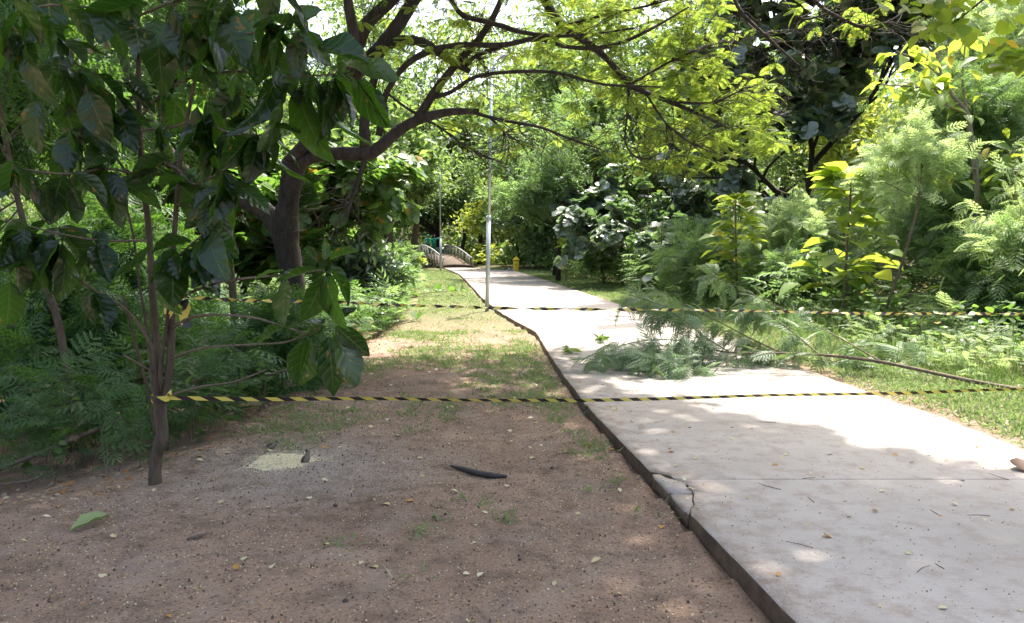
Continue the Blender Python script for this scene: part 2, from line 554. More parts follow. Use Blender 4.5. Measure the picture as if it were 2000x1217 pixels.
def noni_leaf_mat():
    m, nt, bs, out = mat('large_glossy_leaf')
    oi = nt.nodes.new('ShaderNodeObjectInfo')
    uv = nt.nodes.new('ShaderNodeUVMap')
    sx = nt.nodes.new('ShaderNodeSeparateXYZ')
    nt.links.new(uv.outputs[0], sx.inputs[0])
    u, v = sx.outputs[0], math_(nt, 'ABSOLUTE', math_(nt, 'SUBTRACT', sx.outputs[1], .5))
    s = math_(nt, 'SINE', math_(nt, 'MULTIPLY', math_(nt, 'SUBTRACT', u, math_(nt, 'MULTIPLY', v, .42)), 6.283 * 6.5))
    vein = ramp(nt, s, .95, 1.0)
    midrib = ramp(nt, v, .03, .012)
    vv = math_(nt, 'MAXIMUM', vein, midrib)
    f = oi.outputs['Random']
    col = mix(nt, f, (.008, .022, .006), (.018, .040, .011))
    col = mix(nt, math_(nt, 'MULTIPLY', vv, .4), col, (.09, .14, .05))
    tcol = mix(nt, f, (.03, .10, .007), (.11, .26, .017))
    tcol = mix(nt, math_(nt, 'MULTIPLY', vv, .5), tcol, (.25, .38, .06))
    tc = nt.nodes.new('ShaderNodeTexCoord')
    cmb = nt.nodes.new('ShaderNodeCombineXYZ')
    nt.links.new(math_(nt, 'ADD', u, math_(nt, 'MULTIPLY', f, 60.0)), cmb.inputs[0])
    nt.links.new(sx.outputs[1], cmb.inputs[1])
    n = noise(nt, 3.2, 4, .6, vec=cmb.outputs[0])
    spot = ramp(nt, n, .655, .675)
    rim = ramp(nt, n, .64, .66)
    col = mix(nt, rim, col, (.32, .25, .04))
    col = mix(nt, spot, col, (.22, .10, .03))
    tcol = mix(nt, rim, tcol, (.42, .30, .03))
    tcol = mix(nt, spot, tcol, (.30, .12, .02))
    nt.links.new(col, bs.inputs['Base Color'])
    bs.inputs['Roughness'].default_value = .28
    bs.inputs['Specular IOR Level'].default_value = .6
    b = nd(nt, 'ShaderNodeBump', Strength=.6, Distance=.006)
    nt.links.new(math_(nt, 'ADD', math_(nt, 'MULTIPLY', s, .25), math_(nt, 'MULTIPLY', vv, -.5)), b.inputs['Height'])
    nt.links.new(b.outputs[0], bs.inputs['Normal'])
    tr = nt.nodes.new('ShaderNodeBsdfTranslucent')
    nt.links.new(tcol, tr.inputs[0])
    ms = nt.nodes.new('ShaderNodeMixShader')
    ms.inputs[0].default_value = .4
    nt.links.new(bs.outputs[0], ms.inputs[1])
    nt.links.new(tr.outputs[0], ms.inputs[2])
    nt.links.new(ms.outputs[0], out.inputs[0])
    return m


M['noni'] = noni_leaf_mat()


def tape_mat(name, period, skew):
    m, nt, bs, out = mat(name)
    uv = nt.nodes.new('ShaderNodeUVMap')
    sx = nt.nodes.new('ShaderNodeSeparateXYZ')
    nt.links.new(uv.outputs[0], sx.inputs[0])
    s = math_(nt, 'FRACT', math_(nt, 'ADD', math_(nt, 'DIVIDE', sx.outputs[0], period), math_(nt, 'MULTIPLY', sx.outputs[1], skew)))
    c = mix(nt, math_(nt, 'GREATER_THAN', s, .5), (.62, .52, .10), (.018, .016, .02))
    nt.links.new(c, bs.inputs['Base Color'])
    bs.inputs['Roughness'].default_value = .3
    bs.inputs['Specular IOR Level'].default_value = .55
    return m


M['tape'] = tape_mat('striped_tape', .175, .35)
M['tape_twist'] = tape_mat('twisted_striped_tape', .115, .3)

# ------------------------------------------------------------------ leaf templates (along, side, up)
T_LEAF = (np.array([[0, 0, 0], [.45, .5, .10], [1, 0, -.08], [.45, -.5, .10]]), np.array([[0, 1, 2], [0, 2, 3]]))


def t_blade(prof, sag=.2, fold=.18, stem=0.0):
    """leaf with a midrib and three or more stations, prof = half widths"""
    n = len(prof)
    xs = stem + (1 - stem) * np.linspace(0, 1, n + 2)
    v = [[0, 0, 0]] if stem else [[0, 0, 0]]
    v = [[xs[0], 0, -sag * xs[0] ** 2]]
    t = []
    for i, w in enumerate(prof):
        x = xs[i + 1]
        z = -sag * x * x
        v += [[x, w, z + fold * w], [x, 0, z], [x, -w, z + fold * w]]
    v.append([1, 0, -sag])
    t += [[0, 1, 2], [0, 2, 3]]
    for i in range(n - 1):
        a, b = 1 + 3 * i, 4 + 3 * i
        t += [[a, b, b + 1], [a, b + 1, a + 1], [a + 1, b + 1, b + 2], [a + 1, b + 2, a + 2]]
    a = 1 + 3 * (n - 1)
    e = len(v) - 1
    t += [[a, e, a + 1], [a + 1, e, a + 2]]
    return np.array(v, float), np.array(t)


T_OVAL = t_blade([.30, .46, .40], .15, .2)
T_OBOV = t_blade([.16, .36, .50, .40], .12, .2)      # widest near the tip
T_ROUND = t_blade([.44, .5, .34], .1, .15)
T_LANCE = t_blade([.34, .44, .28], .3, .3)


def t_pinna(n, sag=.15, w=.5):
    v, t = [], []
    for i in range(n):
        x = .06 + .9 * (i + .5) / n
        prof = w * math.sin(math.pi * (.12 + .84 * (i + .5) / n)) ** .6
        h = .52 / n
        for s in (1, -1):
            k = len(v)
            z = -sag * x * x
            v += [[x - h, 0, z], [x + h, 0, z], [x + .05 + .06, s * prof, z + .04]]
            t.append([k, k + 1, k + 2] if s > 0 else [k, k + 2, k + 1])
    return np.array(v), np.array(t)


def t_comb(n, sag=.2, w=.24):
    v, t = [], []
    for i in range(n):
        x = .10 + .88 * (i + .5) / n
        pr = w * math.sin(math.pi * (.14 + .80 * (i + .5) / n)) ** .7
        h = .30 / n
        for s in (1, -1):
            k = len(v)
            z = -sag * x * x
            v += [[x - h * .5, 0, z], [x + h * .6 + pr * .15, s * pr * .6, z + .02], [x + pr * .35, s * pr, z - .02], [x + h * 1.0, 0, z]]
            q = [[k, k + 3, k + 2], [k, k + 2, k + 1]]
            t += [a if s > 0 else a[::-1] for a in q]
            v.append([x + pr * .15 - h, s * pr * .6, z + .02])
            t += [[k, k + 2, k + 4] if s > 0 else [k + 4, k + 2, k]]
    k = len(v)
    v += [[0, .006, 0], [0, -.006, 0], [1, 0, -sag]]
    t.append([k, k + 1, k + 2])
    return np.array(v), np.array(t)


def t_frond(pairs, n, sag=.2, span=.42, leafy=True):
    """bipinnate frond"""
    P = t_pinna(n, .1, .5) if leafy else T_LEAF
    vs, ts, k = [], [], 0
    for i in range(pairs):
        x = .15 + .85 * i / max(1, pairs - 1)
        Lp = span * (math.sin(math.pi * (.2 + .62 * i / max(1, pairs - 1))) ** .7)
        for s in (1, -1):
            a = s * math.radians(68 - 38 * i / max(1, pairs - 1))
            pv = P[0].copy()
            pv = pv * np.array([Lp, Lp * .36 * (1 if leafy else .8), Lp])
            c, sn = math.cos(a), math.sin(a)
            q = np.stack([pv[:, 0] * c - pv[:, 1] * sn + x, pv[:, 0] * sn + pv[:, 1] * c, pv[:, 2] - sag * (x + (pv[:, 0] * c)) ** 2 - .25 * (np.abs(pv[:, 0] * sn)) ** 1.5], -1)
            vs.append(q)
            ts.append(P[1] + k)
            k += len(q)
    # thin rachis
    q = np.array([[0, .006, 0], [0, -.006, 0], [.5, .005, -sag * .25], [.5, -.005, -sag * .25], [1, 0, -sag]])
    vs.append(q)
    ts.append(np.array([[0, 1, 3], [0, 3, 2], [2, 3, 4]]) + k)
    return np.vstack(vs), np.vstack(ts)


T_FROND = t_frond(7, 9)
T_FROND_M = t_frond(6, 5)
T_FROND_L = t_frond(5, 0, leafy=False)
T_PINNA = t_pinna(13)
T_PINNA_S = t_pinna(7)


def tmesh(T, name, material):
    a = Acc()
    a.add(T[0], T[1])
    return a.mesh(name, material)


# ------------------------------------------------------------------ ground and path
pz_y = np.array([-500, 0, 28, 40, 55, 66, 90, 140, 2000.])
pz_z = np.array([0, 0, 0, -.10, -.30, -.45, -.6, -.7, -.7])


def pz(Y):
    return np.interp(Y, pz_y, pz_z)


def edge(pix):
    q = np.array([G(x, y, -.0) for x, y in pix])
    for _ in range(3):
        q = np.array([G(x, y, float(pz(q[i, 1]))) for i, (x, y) in enumerate(pix)])
    o = np.argsort(q[:, 1])
    return q[o, 1], q[o, 0]


eY, eX = edge([(1555, 1217), (1440, 1100), (1345, 1000), (1290, 940), (1215, 865), (1140, 785), (1088, 715), (1047, 648), (1009, 628), (970, 605), (940, 580), (915, 553), (897, 535)])
LY = np.concatenate([[-6, 0, 2], eY, [52, 58, 64]])
LX = np.concatenate([[2.15, 1.55, 1.33], eX, [-4.1, -4.9, -5.7]])
rY, rX = edge([(2000, 880), (1850, 818), (1700, 768), (1400, 655), (1225, 600), (1150, 575), (1100, 558), (1050, 542), (1000, 527)])
RY = np.concatenate([[-6, 0, 3], rY, [56, 64]])
RX = np.concatenate([[5.1, 4.55, 4.25], rX, [-1.6, -2.9]])
XL = lambda Y: np.interp(Y, LY, LX)
XR = lambda Y: np.interp(Y, RY, RX)
# edge of the trodden soil where the undergrowth begins
bY, bX = edge([(0, 960), (180, 925), (350, 880), (440, 835), (520, 800), (620, 735), (700, 680), (800, 622), (826, 560), (832, 535)])
BY = np.concatenate([[-20, 0, 4], bY, [60]])
BX = np.concatenate([[-6, -4.6, -3.9], bX, [-7.2]])
XB = lambda Y: np.interp(Y, BY, BX)


def lump(X, Y):
    return (np.sin(X * 1.7 + Y * .9) + np.sin(X * .8 - Y * 1.3 + 1) + .5 * np.sin(X * 3.9 + 2 * Y) + .35 * np.sin(5.1 * Y - 3.3 * X)) * .012


def gz(X, Y):
    X = np.asarray(X, float)
    Y = np.asarray(Y, float)
    base = pz(Y)
    left = -.088 + lump(X, Y) * np.clip((XL(Y) - X) / .5, 0, 1) + np.clip(1 - (XL(Y) - X) / .16, 0, 1) * (.028 + .022 * np.sin(Y * 3.1) + .014 * np.sin(Y * 8.3 + 1))
    bank = -np.clip((XB(Y) - X) / 2.2, 0, 1) * .35
    right = np.interp(X - XR(Y), [-.5, -.02, .3, 2.5, 6], [-.11, -.035, -.01, .03, .12]) + lump(X, Y) * .6 * np.clip((X - XR(Y)) / .5, 0, 1)
    inside = np.full_like(X + Y, -.112)
    z = np.where(X < XL(Y) - .03, left + bank, np.where(X < XR(Y) - .5, inside, right))
    return base + z


def axis(lo, hi, d0, f0, f1, grow=1.12):
    a = list(np.arange(f0, f1 + 1e-6, d0))
    d = d0
    while a[-1] < hi:
        d *= grow
        a.append(a[-1] + d)
    d = d0
    b = []
    x = f0
    while x > lo:
        d *= grow
        x -= d
        b.append(x)
    return np.array(b[::-1] + a)


gx = axis(-500, 500, .06, -4.6, 6.2)
gy = axis(-30, 600, .06, 2.4, 9.5, 1.03)
XX, YY = np.meshgrid(gx, gy)
ZZ = gz(XX, YY)
micro = R.normal(size=ZZ.shape) * .0045 * ((XX < XL(YY) - .05) & (YY < 14))
a = Acc()
nx, ny = len(gx), len(gy)
I = np.arange(ny - 1)[:, None] * nx + np.arange(nx - 1)[None, :]
a.add(np.stack([XX, YY, ZZ + micro], -1).reshape(-1, 3), None, np.stack([I, I + 1, I + nx + 1, I + nx], -1).reshape(-1, 4))
tag(link('ground', a.mesh('ground', M['soil'], True)), kind='structure')

# concrete path: every slab a part; its broken corner a part too
path = bpy.data.objects.new('path', None)
COL.objects.link(path)
tag(path, kind='structure')
crk = np.array([G(x, y, 0) for x, y in [(1279, 924), (1300, 931), (1311, 928), (1326, 938), (1340, 941), (1346, 952), (1356, 960), (1352, 972), (1358, 981), (1342, 1000)]])
co = np.argsort(crk[:, 1])
CKY, CKX = crk[co, 1], crk[co, 0]


def slab(y0, y1, k):
    ys = np.linspace(y0, y1, max(5, int((y1 - y0) / .09)) if y0 < 20 else 6)
    jit = np.convolve(R.normal(size=len(ys) + 4), np.ones(5) / 5, 'valid') * (.010 if y0 < 25 else .0)
    xl = XL(ys) + jit
    inside = (ys > CKY[0]) & (ys < CKY[-1])
    xl = np.where(inside, np.maximum(np.interp(ys, CKY, CKX), xl), xl)
    xr = XR(ys) + R.normal(size=len(ys)) * (.012 if y0 < 25 else 0)
    z = pz(ys) + R.normal() * .0015
    n = len(ys)
    V, q = [], []
    mid = np.array([0, .025, .07, .16, .3, .5, .7, .86, .95, 1.0])
    dv = np.array([1, .8, .5, .22, .05, 0, .05, .3, .75, 1.0])
    nc = len(mid)
    ch = .012
    for i in range(n):
        for s in mid:
            V.append([xl[i] + ch + (xr[i] - xl[i] - 2 * ch) * s, ys[i], z[i]])
    for i in range(n - 1):
        for j in range(nc - 1):
            p = i * nc + j
            q.append((p, p + 1, p + nc + 1, p + nc))
    b0 = len(V)                      # sides: left chamfer, left face, right face
    for i in range(n):
        V += [[xl[i], ys[i], z[i] - ch * 1.2], [xl[i] - .004 + R.normal() * .004, ys[i], z[i] - .14], [xr[i], ys[i], z[i] - ch], [xr[i], ys[i], z[i] - .14]]
    for i in range(n - 1):
        c, d = b0 + i * 4, b0 + i * 4 + 4
        q += [(c, i * nc, (i + 1) * nc, d), (c + 1, c, d, d + 1), (i * nc + nc - 1, c + 2, d + 2, (i + 1) * nc + nc - 1), (c + 2, c + 3, d + 3, d + 2)]
    for e, i in ((0, 0), (1, n - 1)):   # ends
        c = b0 + i * 4
        f = [c + 1, c + 3, i * nc + nc - 1, i * nc]
        q.append(tuple(f if e == 0 else f[::-1]))
    ac = Acc()
    ac.add(V, None, q)
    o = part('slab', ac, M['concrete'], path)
    at = o.data.attributes.new('dirt', 'FLOAT', 'POINT')
    at.data.foreach_set('value', np.concatenate([np.tile(dv, n), np.zeros(len(V) - n * nc)]).astype(np.float32))


cuts = [-4.5, -2.1, .3, 2.7, 5.1] + list(np.arange(7.5, 64.1, 2.4))
for k in range(len(cuts) - 1):
    slab(cuts[k] + .005, cuts[k + 1] - .005, k)
ys = np.linspace(CKY[0] + .02, CKY[-1] - .02, 12)
pl = np.column_stack([XL(ys) - .005, ys])
pr = np.column_stack([np.maximum(np.interp(ys, CKY, CKX) - .007 + R.normal(size=12) * .004, XL(ys) + .015), ys])
half = 6
for sl in (slice(0, 6), slice(5, 12)):
    ac = Acc()
    ac.prism(np.vstack([pl[sl], pr[sl][::-1]]), -.13, -.010 if sl.start == 0 else -.004)
    o = part('broken_slab', ac, M['concrete'], path)
    at = o.data.attributes.new('dirt', 'FLOAT', 'POINT')
    at.data.foreach_set('value', np.full(len(o.data.vertices), .8, np.float32))

# ------------------------------------------------------------------ small generators for plants
R = np.random.default_rng(105)
def grow(p, d, L, r, depth, segs, tips, up=.15, spread=.7, kids=(3, 4), bend=.25, shrink=.62):
    n = 5
    pts = [np.asarray(p, float)]
    d = nrm(d)
    for i in range(n):
        d = nrm(d + R.normal(size=3) * bend / 1.6 + np.array([0, 0, up * .3]))
        pts.append(pts[-1] + d * L / n)
    pts = np.array(pts)
    segs.append((pts, np.linspace(r, r * (.55 if depth else .25), n + 1), depth))
    if depth == 0:
        for i in (2, 3, 4, 5):
            tips.append((pts[i], d))
        return
    for k in range(int(R.integers(kids[0], kids[1] + 1))):
        f = R.uniform(.35, 1.0)
        i = min(n - 1, int(f * n))
        q = pts[i] * (1 - (f * n - i)) + pts[i + 1] * (f * n - i)
        dd = nrm(d + rnd_dir(1)[0] * spread * 1.3 + np.array([0, 0, up]))
        grow(q, dd, L * shrink * R.uniform(.75, 1.2), r * .5, depth - 1, segs, tips, up, spread, kids, bend, shrink)
    dd = nrm(d + R.normal(size=3) * .25)
    grow(pts[-1], dd, L * shrink, r * .55, depth - 1, segs, tips, up, spread, kids, bend, shrink)


def wood(acc, segs, min_r=.002, sides=(4, 4, 5, 6, 8)):
    for pts, rad, dep in segs:
        if rad[0] > min_r:
            acc.tube(pts, rad, sides[min(dep, 4)], 1, False)


def spray(acc, tips, T, per, rad, L, dirw=.5, up=.3, wr=None, jitter=.25, flat=.4):
    P = np.array([t[0] for t in tips])
    Dd = np.array([t[1] for t in tips])
    k = np.repeat(np.arange(len(P)), per)
    n = len(k)
    off = R.normal(size=(n, 3)) * rad
    off[:, 2] *= .7
    D = nrm(Dd[k] * dirw + rnd_dir(n) * 1.0 + np.array([0, 0, -.15]))
    N = nrm(R.normal(size=(n, 3)) * flat + np.array([0, 0, up + .5]))
    Ls = L * R.uniform(1 - jitter, 1 + jitter, n)
    acc.scatter(T, P[k] + off, D, N, Ls, None if wr is None else Ls * wr)
    return n


def rosettes(tips, per, L, keep=1.0, rise=.5):
    """whorls of leaves at the twig ends: returns base, dir, normal, length"""
    B, D, N, Ls = [], [], [], []
    for p, d in tips:
        if R.random() > keep: continue
        if -1 < p[2] < 0.2: continue
        ax = nrm(d * .6 + np.array([0, 0, .7]) + R.normal(size=3) * .42)
        u = nrm(np.cross(ax, R.normal(size=3)))
        w = np.cross(ax, u)
        q = p + R.normal(size=3) * .12
        a0 = R.uniform(0, 6.28)
        for i in range(per):
            a = a0 + i * 2.4
            o = u * math.cos(a) + w * math.sin(a)
            el = R.uniform(-.25, rise)
            dd = nrm(o + ax * el)
            B.append(q)
            D.append(dd)
            N.append(nrm(ax - o * el))
            Ls.append(L * R.uniform(.7, 1.2))
    return np.array(B), np.array(D), np.array(N), np.array(Ls)


def make_tree(name, label, loc, H, Rc, lm, bm, T, L, per, trunk_r=.18, bare=.35, depth=3, rad=.35, lean=(0, 0), wr=.5, group=None, cat='tree', up=.2, spread=.75, kids=(3, 4), crown_name='crown', keep=None):
    """trunk > crown (with its limbs) in metres; returns the thing"""
    root = thing(name, label, cat, loc, group)
    p0 = np.zeros(3)
    top = np.array([lean[0], lean[1], H * bare])
    tr = Acc()
    pts = [p0 + np.array([0, 0, -.25]), p0 + top * .35 + R.normal(size=3) * .08, p0 + top * .7 + R.normal(size=3) * .1, top]
    tr.tube(pts, [trunk_r * 1.35, trunk_r, trunk_r * .85, trunk_r * .75], 9, 4, True, .03)
    part('trunk', tr, bm, root, smooth=True, world=False)
    segs, tips = [], []
    nl = 5
    for i in range(nl):
        az = i * 2.4 + R.uniform(0, 1)
        el = R.uniform(.25, 1.2) if i else 1.5
        d = np.array([math.cos(az) * math.cos(el), math.sin(az) * math.cos(el), math.sin(el)])
        Ln = (H * (1 - bare) * .52 if i == 0 else Rc * .62) * R.uniform(.85, 1.15)
        grow(top - np.array([0, 0, R.uniform(0, .25) * H * bare]), d, Ln, trunk_r * .5, depth - 1, segs, tips, up, spread, kids)
    br = Acc()
    wood(br, segs, .006)
    part('limbs', br, bm, root, 'stuff', True, world=False)
    cr = Acc()
    spray(cr, tips, T, per, rad, L, wr=wr)
    part(crown_name, cr, lm, root, 'stuff', world=False)
    root['tips'] = len(tips)
    return root


def copy_tree(o, loc, rz, sc, label=None, group=None):
    r = o.copy()
    COL.objects.link(r)
    r.location = loc
    r.rotation_euler = (0, 0, rz)
    r.scale = (sc, sc, sc)
    if label: r['label'] = label
    if group: r['group'] = group
    for ch in o.children:
        c = ch.copy()
        COL.objects.link(c)
        c.parent = r
    return r


# ------------------------------------------------------------------ far trees
R = np.random.default_rng(106)
GR_FAR = 'trees closing off the far end of the path'
far_protos = []
far_protos.append(make_tree('tall_tree', 'tall leafy green tree in the wood behind the footbridge', (-14, 78, -.8), 21, 7, M['far'], M['bark_limb'], T_LEAF, .42, 9, .3, .3, 4, .75, group=GR_FAR, kids=(3, 3)))
far_protos.append(make_tree('tall_tree', 'tall dark green tree in the wood behind the footbridge', (3, 66, -.8), 18, 6.5, M['far_dark'], M['bark_dark'], T_LEAF, .40, 9, .28, .25, 4, .7, group=GR_FAR, kids=(3, 3)))
far_protos.append(make_tree('tall_tree', 'tall sunlit yellow green tree in the wood behind the footbridge', (-3.5, 84, -.8), 17, 6, M['far_yellow'], M['bark_limb'], T_LEAF, .40, 8, .25, .25, 4, .75, group=GR_FAR, kids=(3, 3)))
far_spots = [(-22, 74, 0, 1), (-9, 92, 0, 1.1), (5, 96, 2, 1.0), (10, 78, 0, .95), (-30, 88, 1, 1.2), (17, 88, 2, 1.15), (16, 66, 1, 1.0),
             (24, 70, 0, 1.1), (-17, 62, 1, .9), (-25, 56, 0, 1.0), (27, 54, 2, 1.0), (20, 50, 0, .9), (33, 60, 1, 1.2), (-36, 66, 0, 1.2), (12, 60, 0, .8),
             (-20, 44, 0, .85), (-28, 40, 1, .95), (-15, 50, 2, .75), (0, 112, 0, 1.3), (-18, 108, 1, 1.3), (14, 110, 1, 1.3), (36, 84, 0, 1.3), (-44, 84, 0, 1.3), (30, 40, 0, 1.0), (36, 46, 1, 1.0),
             (4, 54, 0, 1.1), (13, 72, 1, 1.5), (-3, 104, 2, 1.7), (7, 108, 2, 1.6), (-8.5, 86, 0, 1.5), (1, 90, 0, 1.5)]
FL = {0: 'tall leafy green tree in the wood behind the footbridge', 1: 'tall dark green tree in the wood behind the footbridge', 2: 'tall sunlit yellow green tree in the wood behind the footbridge'}
for x, y, k, s in far_spots:
    copy_tree(far_protos[k], (x, y, float(gz(x, y)) - .1), R.uniform(0, 6.28), s, FL[k], GR_FAR)

# ------------------------------------------------------------------ middle distance trees
R = np.random.default_rng(107)
def mid_tree(px, Y, **kw):
    X = (px - 1000) * Y / 1500
    return make_tree(loc=(X, Y, float(gz(X, Y)) - .03), **kw)


mid_tree(1085, 40, name='bushy_tree', label='dark leafy tree standing right behind the yellow bin', H=9, Rc=3.6, lm=M['far_dark'], bm=M['bark_dark'], T=T_OVAL, L=.30, per=5, trunk_r=.16, bare=.15, depth=4, rad=.4, wr=.6, kids=(3, 3))
mid_tree(1090, 33.5, name='feathery_tree', label='pale feathery tree with brown hanging pods beside the dark tree near the bin', H=8.0, Rc=2.4, lm=M['feather'], bm=M['bark_dark'], T=T_FROND_L, L=.5, per=4, trunk_r=.1, bare=.4, depth=3, rad=.3, wr=None)
mid_tree(1010, 56, name='leafy_tree', label='yellow green tree standing left of the yellow bin', H=8, Rc=3, lm=M['far_yellow'], bm=M['bark_dark'], T=T_LEAF, L=.32, per=6, trunk_r=.15, bare=.25, depth=4, rad=.5, kids=(3, 3))
mid_tree(905, 74, name='leafy_tree', label='dark trunked leafy tree behind the log railing of the footbridge', H=10, Rc=3.6, lm=M['far'], bm=M['bark_dark'], T=T_LEAF, L=.36, per=6, trunk_r=.2, bare=.4, depth=4, rad=.5, kids=(3, 3))
mid_tree(812, 62, name='leafy_tree', label='grey brown trunked tree left of the two workers on the footbridge', H=13, Rc=4.2, lm=M['far'], bm=M['bark_brown'], T=T_LEAF, L=.36, per=7, trunk_r=.30, bare=.42, depth=4, rad=.55, kids=(3, 3))
mid_tree(852, 80, name='leafy_tree', label='very dark thick tree behind the two workers on the footbridge', H=13, Rc=4.5, lm=M['far_dark'], bm=M['bark_dark'], T=T_LEAF, L=.36, per=7, trunk_r=.5, bare=.3, depth=4, rad=.55, kids=(3, 3))
# right: dark whorled broadleaf
def whorl_tree(name, label, loc, H, Rc, lm, bm, L, per, n_ind, trunk_r=.16, bare=.2, depth=4, kids=(3, 3), keep=1.0, spread=.8, T=T_OBOV, lean=(0, 0), wr=1.0, high=None):
    root = thing(name, label, 'tree', loc)
    tr = Acc()
    top = np.array([lean[0], lean[1], H * bare])
    tr.tube([(0, 0, -.2), top * .5 + R.normal(size=3) * .05, top], [trunk_r * 1.3, trunk_r, trunk_r * .8], 9, 4, True, .03)
    part('trunk', tr, bm, root, smooth=True, world=False)
    segs, tips = [], []
    for i in range(7 if high is None else 10):
        az = i * 2.4 + R.uniform(0, 1)
        el = R.uniform(0, .9) if i else 1.5
        d = np.array([math.cos(az) * math.cos(el), math.sin(az) * math.cos(el), math.sin(el)])
        Ln = (H * (1 - bare) * .52 if i == 0 else Rc * .60) * R.uniform(.85, 1.15)
        grow(top * R.uniform(.6, 1.0) if high is None else np.array([0, 0, H * (bare + high * i / 9)]), d, Ln, trunk_r * .5, depth - 1, segs, tips, .2, spread, kids)
    br = Acc()
    wood(br, segs, .006)
    part('limbs', br, bm, root, 'stuff', True, world=False)
    B, D, N, Ls = rosettes(tips, per, L, keep)
    B = B + np.array(loc)
    dist = np.linalg.norm(B - np.array([0, 0, 1.6]), axis=1)
    o = np.argsort(dist)
    ind, rest = o[:n_ind], o[n_ind:]
    cr = Acc()
    cr.scatter(T, B[rest], D[rest], N[rest], Ls[rest], Ls[rest] * wr)
    part('crown', cr, lm, root, 'stuff')
    leaf_parts('leaf', [tmesh(T, 'leaf', lm)], B[ind], D[ind], N[ind], Ls[ind], Ls[ind] * wr, root)
    return root


whorl_tree('broadleaf_tree', 'big dark glossy broadleaf tree towering over the bright sapling', (9.2, 24.0, .1), 14.5, 5.2, M['terminalia_dark'], M['bark_dark'], .29, 9, 130, .2, .10, high=.75, kids=(3, 4))
whorl_tree('broadleaf_tree', 'low dark glossy broadleaf tree behind the pale leaved sapling', (4.8, 29.0, .05), 6.2, 3.3, M['terminalia_dark'], M['bark_dark'], .27, 7, 90, .15, .12)
whorl_tree('broadleaf_tree', 'green broadleaf tree just right of the forked dark trunk', (-4.4, 17.5, -.3), 5.2, 2.0, M['terminalia'], M['bark_brown'], .24, 6, 160, .08, .45, keep=.55)
whorl_tree('broadleaf_tree', 'green broadleaf tree half hidden behind the forked dark trunk', (-7.2, 20.5, -.4), 6.0, 3.2, M['terminalia'], M['bark_brown'], .30, 7, 60, .09, .25, keep=.8)

# right: feathery bright trees
RIGHT = [(11.6, 17.5, 8.5, 2.4, 'feather_bright', 'tall bright feathery tree at the right behind the slender trunk'),
         (13.5, 20.0, 9.5, 3.2, 'feather_bright', 'tall pale feathery tree beyond the overhanging round leaves'),
         (13.2, 15.5, 6.5, 2.6, 'feather_bright', 'bright feathery tree at the far right above the tape'),
         (9.3, 15.2, 4.2, 1.2, 'feather', 'feathery tree directly right of the bright sapling'),
         (17.5, 25.0, 12, 4.2, 'far', 'tall leafy tree behind the pale feathery trees'),
         (18.0, 36.0, 13, 4.2, 'far_yellow', 'tall sunny tree behind the big dark broadleaf tree')]
for X, Y, H, Rc, lm, lab in RIGHT:
    fe = lm.startswith('feather')
    make_tree('feathery_tree' if fe else 'leafy_tree', lab, (X, Y, float(gz(X, Y)) - .03), H, Rc, M[lm], M['bark_pale'], T_FROND_M if fe else T_LEAF, .27 if fe else .34, 9 if fe else 7, .07 if fe else .2, .3, 4, .32 if fe else .5, wr=None if fe else .5, kids=(2, 3) if fe else (3, 3))

for X, Y, H, Rc, lab in [(9.6, 12.6, 4.0, 1.5, 'bright feathery young tree leaning over the far right end of the upper tape'),
                         (9.7, 17.0, 5.2, 1.5, 'bright feathery young tree just behind the leaning feathery thin tree'),
                         (11.4, 13.8, 6.0, 2.0, 'bright feathery tree filling the right edge above the tape'),
                         (12.6, 21.0, 7.5, 2.2, 'pale feathery tree touching the right flank of the big dark tree')]:
    make_tree('feathery_tree', lab, (X, Y, float(gz(X, Y)) - .03), H, Rc, M['feather_bright'], M['bark_pale'], T_FROND_M, .25, 12, .05, .2, 4, .3, kids=(2, 3))
make_tree('leafy_tree', 'spreading light green tree whose crown reaches over the far path', (4.0, 37.5, 0), 9.5, 4.2, M['far'], M['bark_dark'], T_OVAL, .26, 6, .14, .45, 4, .4, wr=.6, kids=(3, 3))
make_tree('leafy_tree', 'tall leafy tree behind the green broadleaf trees left of the lamp posts', (-10.5, 46, -.5), 18, 5, M['far'], M['bark_brown'], T_LEAF, .38, 8, .25, .3, 4, .6, kids=(3, 3))
make_tree('leafy_tree', 'very tall leafy tree left of the footbridge closing the sky above it', (-9.2, 58, -.6), 24, 6, M['far'], M['bark_brown'], T_LEAF, .42, 8, .3, .35, 4, .7, kids=(3, 3))
make_tree('leafy_tree', 'very tall leafy tree behind the yellow bin closing the sky above the path', (5.5, 64, -.6), 25, 6.5, M['far'], M['bark_brown'], T_LEAF, .42, 8, .3, .35, 4, .7, kids=(3, 3))
